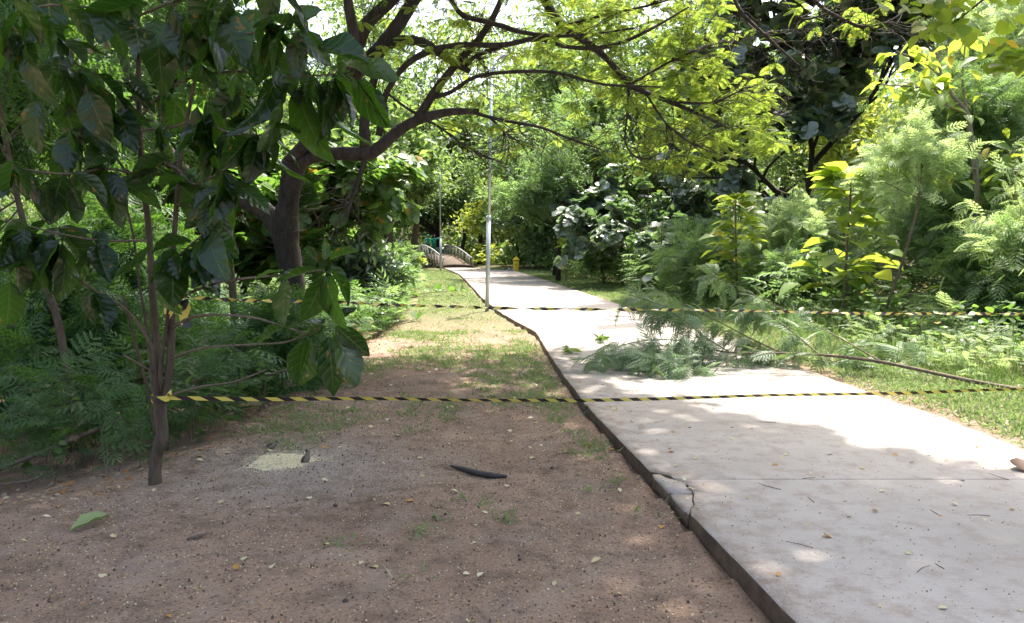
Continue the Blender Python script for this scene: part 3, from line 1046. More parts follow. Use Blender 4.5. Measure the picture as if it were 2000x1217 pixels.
# left: dark trees that keep the undergrowth in shade
LEFT = [(-9.5, 14.0, 8.5, 3.4, 'feather_dark', T_FROND_L, .55, 'dark feathery tree behind the large hanging leaves'),
        (-13.0, 19.0, 11, 4.2, 'far', T_OVAL, .34, 'tall leafy tree at the far left of the wood'),
        (-10.0, 25.0, 12, 4.2, 'far_dark', T_OVAL, .34, 'tall dark tree behind the left limb of the forked tree'),
        (-5.5, 30.0, 9.5, 3.0, 'far', T_OVAL, .34, 'leafy tree left of the lamp posts'),
        (-15.5, 12.0, 9, 4.0, 'feather', T_FROND_L, .6, 'light feathery tree at the left edge behind the leaves'),
        (-7.5, 40.0, 10, 3.2, 'far', T_LEAF, .36, 'leafy tree before the footbridge at the left'),
        (-17.0, 30.0, 14, 5, 'far', T_LEAF, .4, 'tall tree deep in the wood at the left')]
for X, Y, H, Rc, lm, T, L, lab in LEFT:
    make_tree('feathery_tree' if lm.startswith('feather') else 'leafy_tree', lab, (X, Y, float(gz(X, Y)) - .03), H, Rc, M[lm], M['bark_brown'], T, L, 6, .12, .35, 4, .42, wr=None if lm.startswith('feather') else .55, kids=(3, 3))


# ------------------------------------------------------------------ undergrowth
R = np.random.default_rng(108)
def undergrowth(n, xy, hmin, hmax, fr, T, L, lean=.5):
    """feathery seedlings: stems and fronds"""
    st, lf = Acc(), Acc()
    X, Y = xy
    z = gz(X, Y)
    h = R.uniform(hmin, hmax, len(X)) ** 1.0
    ld = R.normal(size=(len(X), 2)) * .22
    top = np.stack([X + ld[:, 0] * h, Y + ld[:, 1] * h, z + h], -1)
    bot = np.stack([X, Y, z - .05], -1)
    D = top - bot
    st.scatter((np.array([[0, .5, 0], [0, -.5, 0], [1, 0, 0]]), np.array([[0, 1, 2]])), bot, D, rnd_dir(len(X)), np.linalg.norm(D, axis=1), .012)
    k = np.repeat(np.arange(len(X)), fr)
    f = R.uniform(.25, 1.0, len(k))
    B = bot[k] + D[k] * f[:, None]
    dd = rnd_dir(len(k))
    dd[:, 2] = np.abs(dd[:, 2]) * .5 - .05
    N = nrm(R.normal(size=(len(k), 3)) * .35 + np.array([0, 0, 1]))
    Ls = L * R.uniform(.6, 1.2, len(k)) * np.clip(h[k] / .9, .5, 1.3)
    lf.scatter(T, B, dd, N, Ls)
    return st, lf


def region(n, y0, y1, fx, depth, pw=1.5):
    Y = R.uniform(y0, y1, n)
    X = fx(Y) + depth * R.uniform(0, 1, n) ** pw
    return X, Y


def add_growth(name, n, xy, hmin, hmax, fr, T, L, lm):
    X, Y = xy                                             # nothing grows through the footbridge
    al = (X + 4.55) * -.387 + (Y - 64.2) * .922
    ac_ = (X + 4.55) * .922 + (Y - 64.2) * .387
    free = ~((np.abs(ac_) < 1.9) & (al > -6) & (al < 14))
    xy = (X[free], Y[free])
    st, lf = undergrowth(n, xy, hmin, hmax, fr, T, L)
    tag(part(name, lf, M[lm], None), kind='stuff')
    tag(part(name.replace('undergrowth', 'undergrowth_stems'), st, M['twig'], None), kind='stuff')


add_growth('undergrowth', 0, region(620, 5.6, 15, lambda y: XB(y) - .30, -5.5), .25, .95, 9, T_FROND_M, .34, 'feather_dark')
add_growth('undergrowth', 0, region(1100, 13, 42, lambda y: XB(y) - .35 - np.clip((y - 25) / 20, 0, 1) * .8, -7), .2, 1.1, 8, T_FROND_L, .42, 'feather')
add_growth('undergrowth', 0, region(430, 8.2, 15, lambda y: XR(y) + 2.5 + .12 * (15 - y), 6, 1.0), .2, .8, 9, T_FROND_M, .34, 'feather')
add_growth('undergrowth', 0, region(1000, 15, 44, lambda y: XR(y) + 1.9, 6), .3, 1.3, 8, T_FROND_L, .42, 'feather')
add_growth('undergrowth', 0, region(500, 44, 75, lambda y: XR(y) + 2.0, 9), .5, 1.8, 8, T_LEAF, .5, 'far')
add_growth('undergrowth', 0, region(400, 66, 90, lambda y: -14 + 0 * y, 22), .5, 2.0, 9, T_LEAF, .5, 'far_yellow')
n = 44000                                                  # the wood far off reads as one mass
X = R.uniform(-115, 100, n); Y = R.uniform(98, 122, n); z = 15 * R.uniform(0, 1, n) ** 1.2 - 1
ac = Acc()
ac.scatter(T_LEAF, np.stack([X, Y, z], -1), rnd_dir(n), rnd_dir(n, .6), R.uniform(.6, 1.3, n), R.uniform(.4, .8, n))
tag(part('far_wood', ac, M['far'], None), kind='stuff')
add_growth('undergrowth', 0, region(420, 5.8, 16, lambda y: XB(y) - .15, -4.5), .12, .7, 10, T_OVAL, .12, 'terminalia')
add_growth('undergrowth', 0, region(500, 9, 24, lambda y: XR(y) + 1.9, 4.5), .2, .9, 10, T_OVAL, .13, 'terminalia')
add_growth('undergrowth', 0, region(60, 6.2, 14, lambda y: XB(y) - .1, -3.5), .15, .5, 5, T_FROND_M, .3, 'litter')
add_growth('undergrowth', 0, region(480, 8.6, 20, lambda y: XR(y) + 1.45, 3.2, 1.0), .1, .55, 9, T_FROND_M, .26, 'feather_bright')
add_growth('undergrowth', 0, (R.uniform(-34, -9, 900), R.uniform(15, 46, 900)), .5, 2.2, 9, T_OVAL, .34, 'far')
# rank grass along the right hand shrubs
def blades(pts, T, L, w, lm, name, spread=.6, up=1.0):
    ac = Acc()
    D = nrm(R.normal(size=(len(pts), 3)) * spread * np.array([1, 1, .3]) + np.array([0, 0, up]))
    ac.scatter(T, pts, D, rnd_dir(len(pts)), L * R.uniform(.5, 1.3, len(pts)), w * R.uniform(.7, 1.3, len(pts)))
    return tag(part(name, ac, M[lm], None), kind='stuff')


T_BLADE = (np.array([[0, .5, 0], [0, -.5, 0], [.55, .42, -.06], [.55, -.42, -.06], [1, 0, -.28]]), np.array([[0, 1, 3], [0, 3, 2], [2, 3, 4]]))


def on_ground(X, Y, dz=-.01):
    return np.stack([X, Y, gz(X, Y) + dz], -1)


X, Y = region(5200, 8.5, 22, lambda y: XR(y) + 1.3, 2.6, 1.0)
blades(on_ground(X, Y), T_BLADE, .34, .011, 'weed', 'rank_grass', .45)
X, Y = region(3200, 7.0, 16, lambda y: XB(y) - .25, -2.2, 1.2)
blades(on_ground(X, Y), T_BLADE, .22, .009, 'weed', 'rank_grass', .6)
# lawns
n = 90000
Y = 4.6 + 20 * R.uniform(0, 1, n) ** 1.6
X = XR(Y) + .06 + .25 * R.uniform(0, 1, n) * R.uniform(0, 1, n) + 2.2 * R.uniform(0, 1, n)
keep = R.uniform(0, 1, n) < np.clip((X - XR(Y)) / .5, .12, 1)
blades(on_ground(X[keep], Y[keep]), T_BLADE, .085, .014, 'grass', 'lawn_grass', 1.3, .8)
n = 22000
Y = 24 + 36 * R.uniform(0, 1, n) ** 1.3
X = XR(Y) + .1 + 2.3 * R.uniform(0, 1, n)
blades(on_ground(X, Y), T_BLADE, .09, .022, 'grass', 'lawn_grass', 1.2, .8)
n = 46000
Y = 13.5 + 46 * R.uniform(0, 1, n) ** 1.7
f = R.uniform(0, 1, n)
X = XB(Y) + (XL(Y) - .1 - XB(Y)) * f
prob = np.clip((Y - 15.3 + 1.2 * np.sin(X * 2.3 + Y) + np.sin(Y * 1.9 - X * 1.7) - 1.5) / 6.0, .05, 1)
keep = R.uniform(0, 1, n) < prob
blades(on_ground(X[keep], Y[keep]), T_BLADE, .075, .016, 'grass', 'lawn_grass', 1.3, .7)
# tufts in the trodden soil, thicker further off and near the kerb
tx, ty = [], []
for _ in range(1800):
    y = 3.3 + 11.5 * random.random() ** .62
    x = XB(y) + (XL(y) - .12 - XB(y)) * random.random()
    s = .25 + math.sin(x * 2.1 + y * .8) + math.sin(y * 1.7 - x * 1.1) + (min(y, 10.5) - 9.5) * .22 - max(0, y - 10) * .12 + (1.1 if XL(y) - x < .5 else 0) + random.gauss(0, .5)
    if y < 8.6 and x < -.9 - .12 * (y - 6): s -= 1.1
    if s > (.25 if y < 6 else -.05):
        m_ = int(R.integers(8, 34))
        tx += list(x + R.normal(size=m_) * .06)
        ty += list(y + R.normal(size=m_) * .06)
X, Y = np.array(tx), np.array(ty)
ok = X < XL(Y) - .02
blades(on_ground(X[ok], Y[ok]), T_BLADE, .085, .011, 'grass', 'grass_tufts', 1.3, .7)

# leaf litter at the edge of the soil and on the wood floor
n = 1100
Y = 5 + 12 * R.uniform(0, 1, n) ** 1.3
X = XB(Y) + .25 - 1.4 * np.abs(R.normal(size=n)) * .6
ac = Acc()
D = rnd_dir(n)
D[:, 2] *= .2
ac.scatter(T_OVAL, on_ground(X, Y, .008), D, nrm(R.normal(size=(n, 3)) * .3 + [0, 0, 1]), R.uniform(.02, .05, n))
tag(part('leaf_litter', ac, M['litter'], None), kind='stuff')

# ------------------------------------------------------------------ noni tree with large hanging leaves
R = np.random.default_rng(109)
NB = G(303, 945, -.10)
NY = float(NB[1])
noni = thing('large_leaved_tree', 'small tree with very large dark hanging leaves, tapes tied round its stems', 'tree', tuple(NB))


def px_path(lst, Y):
    """lst of (px, py, dY, r in px)"""
    P = np.array([W(a[0], a[1], Y + a[2]) for a in lst])
    r = np.array([a[3] * (Y + a[2]) / 1500 for a in lst])
    return P, r


ac = Acc()
ac.tube(*px_path([(302, 964, 0, 19), (303, 948, 0, 13.5), (304, 895, 0, 11.5), (316, 856, 0, 12.5), (314, 815, 0, 11.5), (314, 783, 0, 12.5), (314, 770, 0, 13)], NY), 12, 5, True, .025)
part('trunk', ac, M['bark_brown'], noni, smooth=True)
STEMS = [
    [(309, 785, 0, 8), (306, 700, 0, 8), (303, 640, .02, 7.5), (297, 557, .03, 7), (290, 440, .05, 6), (276, 320, .08, 5.5), (271, 180, .1, 5), (270, 55, .1, 4), (268, -60, .1, 3)],
    [(320, 785, 0, 8), (332, 715, -.03, 7.5), (335, 625, -.05, 7), (331, 572, -.06, 6), (342, 440, -.1, 5), (350, 330, -.15, 4), (372, 200, -.2, 3.5), (400, 60, -.25, 3)],
    [(312, 765, -.04, 5), (316, 700, -.06, 4), (325, 640, -.08, 3.6), (333, 560, -.1, 3)],
    [(302, 780, .05, 4), (295, 712, .08, 3.4), (284, 620, .1, 3), (271, 550, .12, 2.6), (262, 470, .15, 2.3), (246, 398, .2, 2)],
    [(304, 850, .04, 3), (288, 760, .1, 2.8), (262, 660, .12, 2.6), (238, 572, .15, 2.2)],
]
for s in STEMS:
    ac = Acc()
    ac.tube(*px_path(s, NY), 8, 4, True, .03)
    part('stem', ac, M['bark_brown'], noni, smooth=True)
BRANCH = [
    [(305, 688, 0, 4), (275, 640, -.05, 3.2), (240, 600, -.12, 3), (175, 562, -.3, 2.6), (120, 520, -.5, 2.2), (30, 485, -.7, 1.8)],
    [(302, 728, 0, 2.6), (262, 705, -.1, 2), (240, 693, -.1, 1.5)],
    [(336, 640, -.05, 4), (370, 622, -.15, 3.2), (411, 615, -.3, 2.8), (493, 620, -.55, 2.5), (560, 640, -.75, 2.2), (600, 652, -.85, 2)],
    [(336, 700, -.05, 3), (394, 680, -.2, 2.4), (493, 673, -.45, 2.2), (560, 668, -.65, 2), (625, 640, -.9, 2)],
    [(330, 772, -.02, 3), (395, 755, .05, 2.4), (460, 745, .1, 2), (520, 722, .15, 1.5)],
    [(335, 590, -.06, 3.2), (400, 560, -.3, 2.6), (470, 545, -.55, 2.4), (560, 537, -.8, 2.2), (628, 528, -.9, 2)],
    [(271, 175, .1, 3), (230, 160, 0, 2.5), (165, 135, -.2, 2), (130, 105, -.25, 1.6)],
    [(275, 290, .08, 3), (215, 245, -.1, 2.6), (160, 140, -.25, 2)],
    [(283, 395, .05, 3), (220, 300, -.2, 2.6), (170, 275, -.35, 2.2), (120, 250, -.4, 1.8)],
    [(272, 110, .1, 3), (340, 90, -.15, 2.6), (420, 75, -.4, 2.4), (520, 60, -.6, 2), (560, 45, -.65, 1.6)],
    [(273, 230, .08, 3), (340, 165, -.1, 2.6), (450, 140, -.3, 2.4), (560, 150, -.45, 2), (650, 145, -.5, 1.7)],
    [(276, 255, .08, 3), (330, 250, -.1, 2.6), (390, 235, -.25, 2.2), (450, 260, -.4, 2), (520, 265, -.45, 1.6)],
    [(280, 320, .06, 3), (340, 325, -.15, 2.4), (380, 360, -.3, 2), (440, 330, -.5, 1.6)],
    [(284, 345, .06, 3), (210, 330, -.3, 2.6), (130, 340, -.6, 2.2), (40, 330, -.7, 1.8)],
    [(292, 470, .05, 3), (200, 470, -.35, 2.4), (110, 455, -.55, 2), (50, 440, -.65, 1.6)],
    [(272, 60, .1, 3), (200, 20, -.3, 2.6), (100, 10, -.6, 2), (30, 25, -.7, 1.6)],
    [(272, 30, .1, 3), (350, 0, -.3, 2.6), (440, -10, -.6, 2), (520, -30, -.7, 1.6)],
    [(345, 400, -.12, 3), (420, 400, -.35, 2.4), (470, 370, -.5, 2)],
    [(333, 520, -.1, 2.6), (370, 480, -.3, 2), (400, 455, -.4, 1.8)],
]
for s in BRANCH:
    ac = Acc()
    ac.tube(*px_path(s, NY), 5, 4, True, .03)
    part('branch', ac, M['twig'], noni, smooth=True)


def noni_leaf(kind):
    n, m = 13, 7
    V, uv = [], []
    for i in range(n):
        t = i / (n - 1)
        w = .5 * math.sin(math.pi * min(1, t ** .92)) ** .75 if 0 < i < n - 1 else .0
        w *= 1 - .18 * (t > .85) * (t - .85) / .15
        for j in range(m):
            v = (j / (m - 1) - .5) * 2
            curl = [.10, .32, .55, .22][kind % 4]
            bendz = [-.22, -.45, -.10, -.65][kind % 4]
            z = bendz * t * t * (.6 if kind < 4 else .95) + (.05 * math.sin(5 * t + kind) * v if kind >= 4 else 0) + curl * abs(v) ** 1.4 * w * .55 + .020 * math.sin(17 * t + 2 * kind + (1.3 if v > 0 else 0)) * abs(v)
            z -= .012 * abs(math.sin((t - .2 * abs(v)) * math.pi * 8.5)) * (abs(v) < .99)
            V.append([.08 + .92 * t, v * w * (1 - .1 * curl * abs(v)), z])
            uv.append((t, .5 + v * .5))
    q = [(i * m + j, i * m + j + 1, (i + 1) * m + j + 1, (i + 1) * m + j) for i in range(n - 1) for j in range(m - 1)]
    k = len(V)
    V += [[-.06, .006, .01], [-.06, -.006, .01], [.1, -.008, .004], [.1, .008, .004]]
    uv += [(0, .5)] * 4
    q.append((k, k + 1, k + 2, k + 3))
    ac = Acc()
    ac.add(V, None, q)
    me = ac.mesh('leaf', M['noni'], True)
    u = me.uv_layers.new(name='UVMap')
    li = np.zeros(len(me.loops), np.int32)
    me.loops.foreach_get('vertex_index', li)
    u.data.foreach_set('uv', np.array(uv, np.float32)[li].ravel())
    return me


NONI = [noni_leaf(k) for k in range(8)]
# leaves read off the photograph: base px, base py, tip px, tip py, dY of base
KEY = [(120, 130, 160, 210, -.4), (168, 170, 200, 262, -.5), (150, 130, 215, 250, -.35), (75, 185, 60, 275, -.4), (110, 70, 165, 100, -.5), (90, 70, 130, 90, -.5),
       (55, 60, 5, 140, -.6), (20, 60, 60, 120, -.6), (20, 110, 70, 60, -.6), (140, 250, 130, 330, -.5), (130, 245, 160, 310, -.55), (300, 30, 320, 120, -.2), (360, 20, 345, 105, -.3),
       (330, 10, 400, 130, -.4), (300, 10, 180, 0, -.4), (380, 10, 450, 70, -.45), (420, 10, 470, 90, -.5), (400, 190, 435, 285, -.3), (385, 195, 390, 320, -.35), (395, 230, 410, 345, -.4),
       (365, 150, 425, 165, -.25), (345, 100, 300, 90, -.1), (470, 60, 500, 150, -.5), (500, 80, 580, 160, -.5), (560, 60, 640, 100, -.55), (520, 60, 530, 10, -.55), (565, 50, 620, 20, -.6),
       (545, 140, 500, 270, -.45), (560, 150, 545, 275, -.5), (580, 160, 600, 290, -.5), (605, 140, 660, 250, -.55), (640, 150, 655, 250, -.55), (620, 150, 640, 280, -.5), (650, 150, 705, 230, -.5),
       (690, 150, 735, 235, -.5), (690, 155, 765, 200, -.5), (660, 120, 760, 130, -.5), (610, 90, 700, 110, -.55), (500, 255, 490, 340, -.45), (520, 265, 540, 350, -.4), (525, 260, 480, 350, -.45),
       (440, 330, 460, 400, -.45), (440, 325, 420, 420, -.5), (450, 350, 520, 400, -.5), (460, 370, 440, 480, -.5), (110, 455, 60, 500, -.5), (100, 450, 100, 530, -.5), (120, 455, 140, 560, -.5),
       (105, 455, 75, 545, -.55), (70, 450, 5, 500, -.6), (60, 455, 120, 500, -.55), (20, 540, 15, 640, -.65), (25, 485, 45, 560, -.65), (60, 455, 0, 470, -.65), (330, 480, 345, 540, -.3),
       (345, 490, 325, 590, -.3), (355, 480, 430, 545, -.35), (360, 480, 400, 560, -.35), (350, 480, 300, 540, -.3), (400, 455, 440, 540, -.35), (400, 450, 450, 490, -.35), (300, 470, 240, 540, -.2),
       (310, 545, 310, 600, -.2), (180, 560, 190, 630, -.3), (185, 565, 210, 640, -.3), (175, 560, 165, 620, -.35),
       # the cluster that hangs out over the soil
       (628, 524, 545, 545, -.9), (560, 537, 545, 622, -.85), (632, 528, 618, 615, -.9), (634, 530, 650, 622, -.92), (640, 515, 690, 570, -.92), (632, 512, 642, 478, -.9), (640, 510, 688, 488, -.9), (625, 515, 590, 485, -.9),
       (642, 628, 565, 625, -.9), (640, 635, 605, 655, -.9), (645, 640, 702, 725, -.95), (650, 632, 712, 690, -.95), (640, 648, 655, 755, -.95), (610, 655, 590, 735, -.88), (600, 652, 580, 730, -.85), (645, 628, 680, 602, -.92),
       (650, 622, 640, 590, -.92), (560, 640, 500, 650, -.75), (615, 662, 625, 705, -.88), (560, 530, 500, 525, -.8)]
B, D, N, L = [], [], [], []
for bx, by, ex, ey, dy in KEY:
    p = W(bx, by, NY + dy)
    e = W(ex, ey, NY + dy + R.uniform(-.18, .10))
    v = e - p
    l = np.linalg.norm(v)
    B.append(p)
    D.append(v / l)
    N.append(nrm(np.array([R.normal() * .7, -.25 + R.normal() * .6, .7 + R.uniform(-.3, .4)])))
    L.append(l * R.uniform(1.08, 1.25))
# the rest of the crown, whorls along the branches and above the frame
for s in BRANCH + STEMS[:2]:
    P, r = px_path(s, NY)
    top = [i for i in range(len(P)) if s[i][1] < 560]
    if s in (BRANCH[2], BRANCH[3], BRANCH[4], BRANCH[5], BRANCH[1]): continue
    for i in top[1:] if s in BRANCH else [k for k in top if s[k][1] < 100]:
        for _ in range(6 if i == len(P) - 1 else 4):
            v = rnd_dir(1)[0]
            v = nrm(np.array([v[0], v[1] * .8, -abs(v[2]) - .35 + (.5 if R.random() < .2 else 0)]))
            B.append(P[i] + R.normal(size=3) * .05)
            D.append(v)
            N.append(nrm(np.array([v[0] * .9 + R.normal() * .5, v[1] * .9 + R.normal() * .4, .9])))
            L.append(R.uniform(.18, .36))
for _ in range(46):                                       # crown top, mostly above the picture
    q = np.array([NB[0] + R.normal() * .75, NY + R.normal() * .65, R.uniform(2.9, 4.2)])
    v = rnd_dir(1)[0]
    v[2] = -abs(v[2]) - .2
    B.append(q); D.append(nrm(v)); N.append(nrm(np.array([v[0], v[1], .9]))); L.append(R.uniform(.25, .38))
def to_px(p):
    v = np.asarray(p) - np.array([0, 0, CAM_H])
    w_ = v[1] * cP - v[2] * sP
    return CX + F_PX * v[0] / w_, CY - F_PX * (v[1] * sP + v[2] * cP) / w_


ok = []
for i in range(len(B)):
    x_, y_ = to_px(np.array(B[i]) + np.array(D[i]) * L[i] * .55)
    ok.append(i < len(KEY) or not (455 < x_ < 620 and 340 < y_ < 480 or 590 < x_ < 800 and 230 < y_ < 420))
B, D, N, L = ([q_[i] for i in range(len(B)) if ok[i]] for q_ in (B, D, N, L))
L = np.array(L)
leaf_parts('leaf', NONI, B, D, N, L, L * R.uniform(.44, .62, len(L)), noni)
# fruit
for px_, py_ in [(208, 87), (177, 97), (155, 86), (481, 258), (518, 268), (520, 178), (400, 78)]:
    c = W(px_, py_, NY - .3)
    ac = Acc()
    ac.tube([c + [0, 0, .035], c + [0, 0, .028], c + [0, 0, .012], c, c - [0, 0, .018], c - [0, 0, .03]], [.004, .014, .021, .022, .018, .006], 8, 2, True, .07)
    part('fruit', ac, M['fruit'], noni, smooth=True)

# ------------------------------------------------------------------ forked dark tree with the yellow green canopy
R = np.random.default_rng(110)
TY = 12.0
tb = W(585, 715, TY)
dark = thing('forked_tree', 'dark forked tree whose long limbs and yellow green fronds arch over the path', 'tree', tuple(tb))
ac = Acc()
ac.tube(*px_path([(590, 740, 0, 34), (587, 712, 0, 25), (582, 640, 0, 21), (573, 560, 0, 22), (562, 490, 0, 24), (558, 445, 0, 26), (563, 395, 0, 20), (570, 350, 0, 21), (575, 318, 0, 22)], TY), 14, 5, True, .03)
part('trunk', ac, M['bark_dark'], dark, smooth=True)
LIMBS = [
    [(556, 470, 0, 20), (530, 425, 0, 20), (495, 398, -.05, 18), (450, 380, -.1, 16), (400, 360, -.2, 15), (345, 320, -.4, 13), (290, 230, -.6, 11), (240, 110, -.8, 9), (200, -40, -1, 7)],
    [(572, 335, 0, 16), (606, 308, -.05, 13), (660, 300, -.1, 13), (715, 300, -.1, 14), (745, 285, -.1, 12), (775, 258, -.1, 11), (815, 235, -.1, 10), (870, 220, -.1, 8), (935, 217, 0, 5)],
    [(575, 335, 0, 17), (606, 268, .1, 15), (652, 197, .2, 15), (700, 137, .3, 15), (745, 92, .3, 15), (790, 30, .4, 13), (830, -40, .5, 12), (900, -150, .6, 8)],
    [(655, 195, .2, 14), (690, 110, .1, 14), (715, 50, 0, 13), (760, 5, 0, 12), (830, -60, 0, 8)],
    [(560, 320, 0, 12), (630, 240, -.4, 12), (660, 160, -.6, 12), (690, 80, -.7, 11), (680, 0, -.8, 9), (690, -80, -.8, 7)],
]
SUBS = [
    [(745, 92, .3, 11), (790, 78, .2, 9), (830, 85, .1, 9), (860, 105, 0, 8), (890, 125, -.1, 7), (918, 140, -.1, 5)],
    [(740, 265, -.1, 7), (752, 190, -.1, 6), (790, 130, -.2, 6), (840, 100, -.2, 6), (900, 88, -.3, 5.5), (980, 88, -.4, 5), (1050, 76, -.5, 4.5), (1110, 92, -.6, 4), (1180, 92, -.7, 4), (1250, 68, -.8, 3), (1345, 14, -.9, 1.5)],
    [(815, 232, -.1, 9), (845, 185, -.1, 9), (875, 145, -.1, 8), (905, 110, 0, 8), (940, 70, 0, 7), (970, 20, 0, 6), (990, -40, 0, 4)],
    [(910, 128, -.1, 5), (930, 110, -.2, 4), (980, 90, -.3, 4)],
    [(845, 190, -.1, 5), (880, 180, -.2, 4), (930, 150, -.3, 3.5), (1010, 140, -.4, 3.5), (1090, 143, -.5, 3), (1180, 165, -.7, 2.5), (1290, 170, -.8, 1.5)],
    [(920, 218, 0, 4), (960, 230, -.2, 3.6), (1010, 240, -.4, 3.2), (1060, 250, -.6, 2.8), (1110, 270, -.7, 2.2), (1175, 292, -.8, 1.3)],
    [(958, 230, -.2, 3), (985, 258, -.2, 2.4), (1015, 278, -.2, 1.5)],
    [(760, 185, -.1, 3), (800, 215, -.4, 2.6), (860, 250, -.6, 2.3), (920, 292, -.8, 2), (990, 322, -.9, 1.2)],
    [(1040, -60, 0, 10), (1070, 10, -.1, 9), (1100, 50, -.2, 9), (1150, 85, -.3, 7), (1190, 120, -.4, 6), (1230, 165, -.5, 5.5), (1260, 180, -.6, 5), (1310, 200, -.7, 4), (1370, 225, -.8, 3), (1425, 252, -.9, 1.6)],
    [(1190, 120, -.4, 3), (1225, 165, -.6, 2.6), (1225, 220, -.8, 2.2), (1222, 280, -.9, 2), (1250, 310, -1, 1.6), (1290, 300, -1.1, 1)],
    [(880, 0, -.2, 5), (905, 30, -.3, 5), (960, 45, -.4, 5), (1030, 65, -.5, 4), (1120, 70, -.6, 3), (1240, 55, -.6, 2)],
    [(720, 292, -.1, 5), (700, 350, -.2, 5), (683, 400, -.3, 4.5), (676, 425, -.3, 4)],
    [(715, 290, -.1, 13), (712, 240, 0, 11), (722, 190, .1, 9), (735, 140, .2, 8)],
    [(1425, -30, -.6, 4), (1445, 20, -.7, 3.5), (1490, 65, -.8, 3), (1540, 110, -.9, 2), (1570, 135, -1, 1.2)],
    [(1560, -40, -.6, 4), (1600, 10, -.7, 3.4), (1650, 40, -.8, 3), (1690, 52, -.9, 2.4), (1735, 42, -1, 1.6), (1770, 20, -1, 1)],
    [(1530, 0, -.6, 2.4), (1560, 35, -.7, 2.2), (1600, 32, -.8, 2), (1640, 10, -.8, 1.2)],
    [(1310, 200, -.7, 2.4), (1390, 200, -.8, 2), (1440, 180, -.9, 1.6), (1480, 165, -1, 1)],
    [(1260, 180, -.6, 2.4), (1300, 240, -.8, 2), (1350, 280, -1, 1.6), (1400, 300, -1.1, 1.1)],
    [(1100, 50, -.2, 3), (1180, 30, -.4, 2.4), (1270, 10, -.5, 2), (1340, -10, -.6, 1.3)],
    [(1230, 165, -.5, 2.4), (1310, 120, -.6, 2), (1370, 95, -.7, 1.5), (1420, 80, -.8, 1)],
]
for s in LIMBS:
    ac = Acc()
    ac.tube(*px_path(s, TY), 10, 5, True, .035)
    part('limb', ac, M['bark_limb'], dark, smooth=True)
tw_tips = []
for s in SUBS:
    ac = Acc()
    P, r = px_path(s, TY)
    ac.tube(P, r, 6, 5, True, .04)
    part('branch', ac, M['bark_limb'], dark, smooth=True)
# fine twigs
segs, ctips = [], []
for s in SUBS[1:] + LIMBS[2:4]:
    P, r = px_path(s, TY)
    for _ in range(20):
        i = int(R.integers(1, len(P) - 1)) if len(P) > 2 else 1
        d = nrm((P[min(i + 1, len(P) - 1)] - P[i - 1]) * .8 + rnd_dir(1)[0] * .5)
        grow(P[i], d, R.uniform(.4, .95), .007, 1, segs, ctips, .05, .8, (1, 2), .5)
ac = Acc()
wood(ac, segs, .001)
part('twigs', ac, M['bark_limb'], dark, 'stuff')


def inhull(px, py):
    """where the photograph shows the yellow green fronds, with weight"""
    w = 0.0
    if 1040 < px < 1520 and -60 < py < 340:
        w = 1.0 if py < 90 + (px - 1040) * .62 else .12
        if px > 1250 and py > 150 and px < 1500: w = 1.0 if py < 310 else .5
        if px > 1440 and 20 < py < 150: w = .12
        if px > 1420 and not 150 < py < 300: w = .06
    elif 860 < px <= 1040 and -60 < py < 310:
        w = .16 if py > 110 else .28
    elif 1520 <= px < 1760 and -60 < py < 60: w = .16
    elif 700 < px <= 860 and -60 < py < 120: w = .3
    return w


FB, FD, FN, FLn = [], [], [], []
tries = 0
while len(FB) < 3600 and tries < 19000:
    tries += 1
    px_, py_ = R.uniform(700, 1760), R.uniform(-60, 335)
    if R.random() > inhull(px_, py_): continue
    p = W(px_, py_, TY + R.uniform(-1.0, 1.8))
    a0 = R.uniform(0, 6.28)
    for k in range(int(R.integers(3, 7))):
        az = a0 + k * R.uniform(.5, 1.1)
        d = np.array([math.cos(az), math.sin(az), R.uniform(-.6, .15)])
        FB.append(p + R.normal(size=3) * .03); FD.append(nrm(d)); FN.append(nrm(np.array([d[0] * .5, d[1] * .5 - .1, 1]) + R.normal(size=3) * .25)); FLn.append(R.uniform(.16, .31))
FLn = np.array(FLn)
fm = [tmesh(t_comb(13, s_), 'frond', M['canopy']) for s_ in (.1, .35)]
o = np.argsort([b[1] for b in FB])[:290]
leaf_parts('frond', fm, [FB[i] for i in o], [FD[i] for i in o], [FN[i] for i in o], FLn[o], None, dark)
rest = np.setdiff1d(np.arange(len(FB)), o)
ac = Acc()
ac.scatter(t_comb(12, .2), np.array(FB)[rest], np.array(FD)[rest], np.array(FN)[rest], FLn[rest])
# unseen leaves added above the picture, shaped to shade soil and near path
SKX, SKY = math.sin(SUN_AZ) / math.tan(SUN_EL), math.cos(SUN_AZ) / math.tan(SUN_EL)


def over(n, x0, x1, y0, y1, z0, z1, patch):
    """points for added shading leaves above the picture; they stop where the photograph's open sunlight begins"""
    q = np.stack([R.uniform(x0, x1, n), R.uniform(y0, y1, n), R.uniform(z0, z1, n)], -1)
    sx_, sy_ = q[:, 0] - SKX * q[:, 2], q[:, 1] - SKY * q[:, 2]
    edge_ = 8.3 + .4 * np.sin(sx_ * 2.3) + np.where(sx_ < -.8, 1.6, 0) + R.normal(size=n) * .7
    ok_ = (sy_ < edge_) & ~((sx_ > 2.5 + .6 * (6.6 - sy_) + .2 * np.sin(sy_ * 5)) & (sy_ > 4.6))
    ok_ &= sx_ > -5.0 - np.clip(9 - sy_, 0, 2.5)
    ok_ &= q[:, 2] > 2.2 + q[:, 1] * .335
    cl = np.sin(q[:, 0] * 1.9 + q[:, 1] * 1.3) + np.sin(q[:, 1] * 2.2 - q[:, 0] * 1.1 + 1) + R.normal(size=n) * 1.0
    return q[ok_ & (cl > patch)]


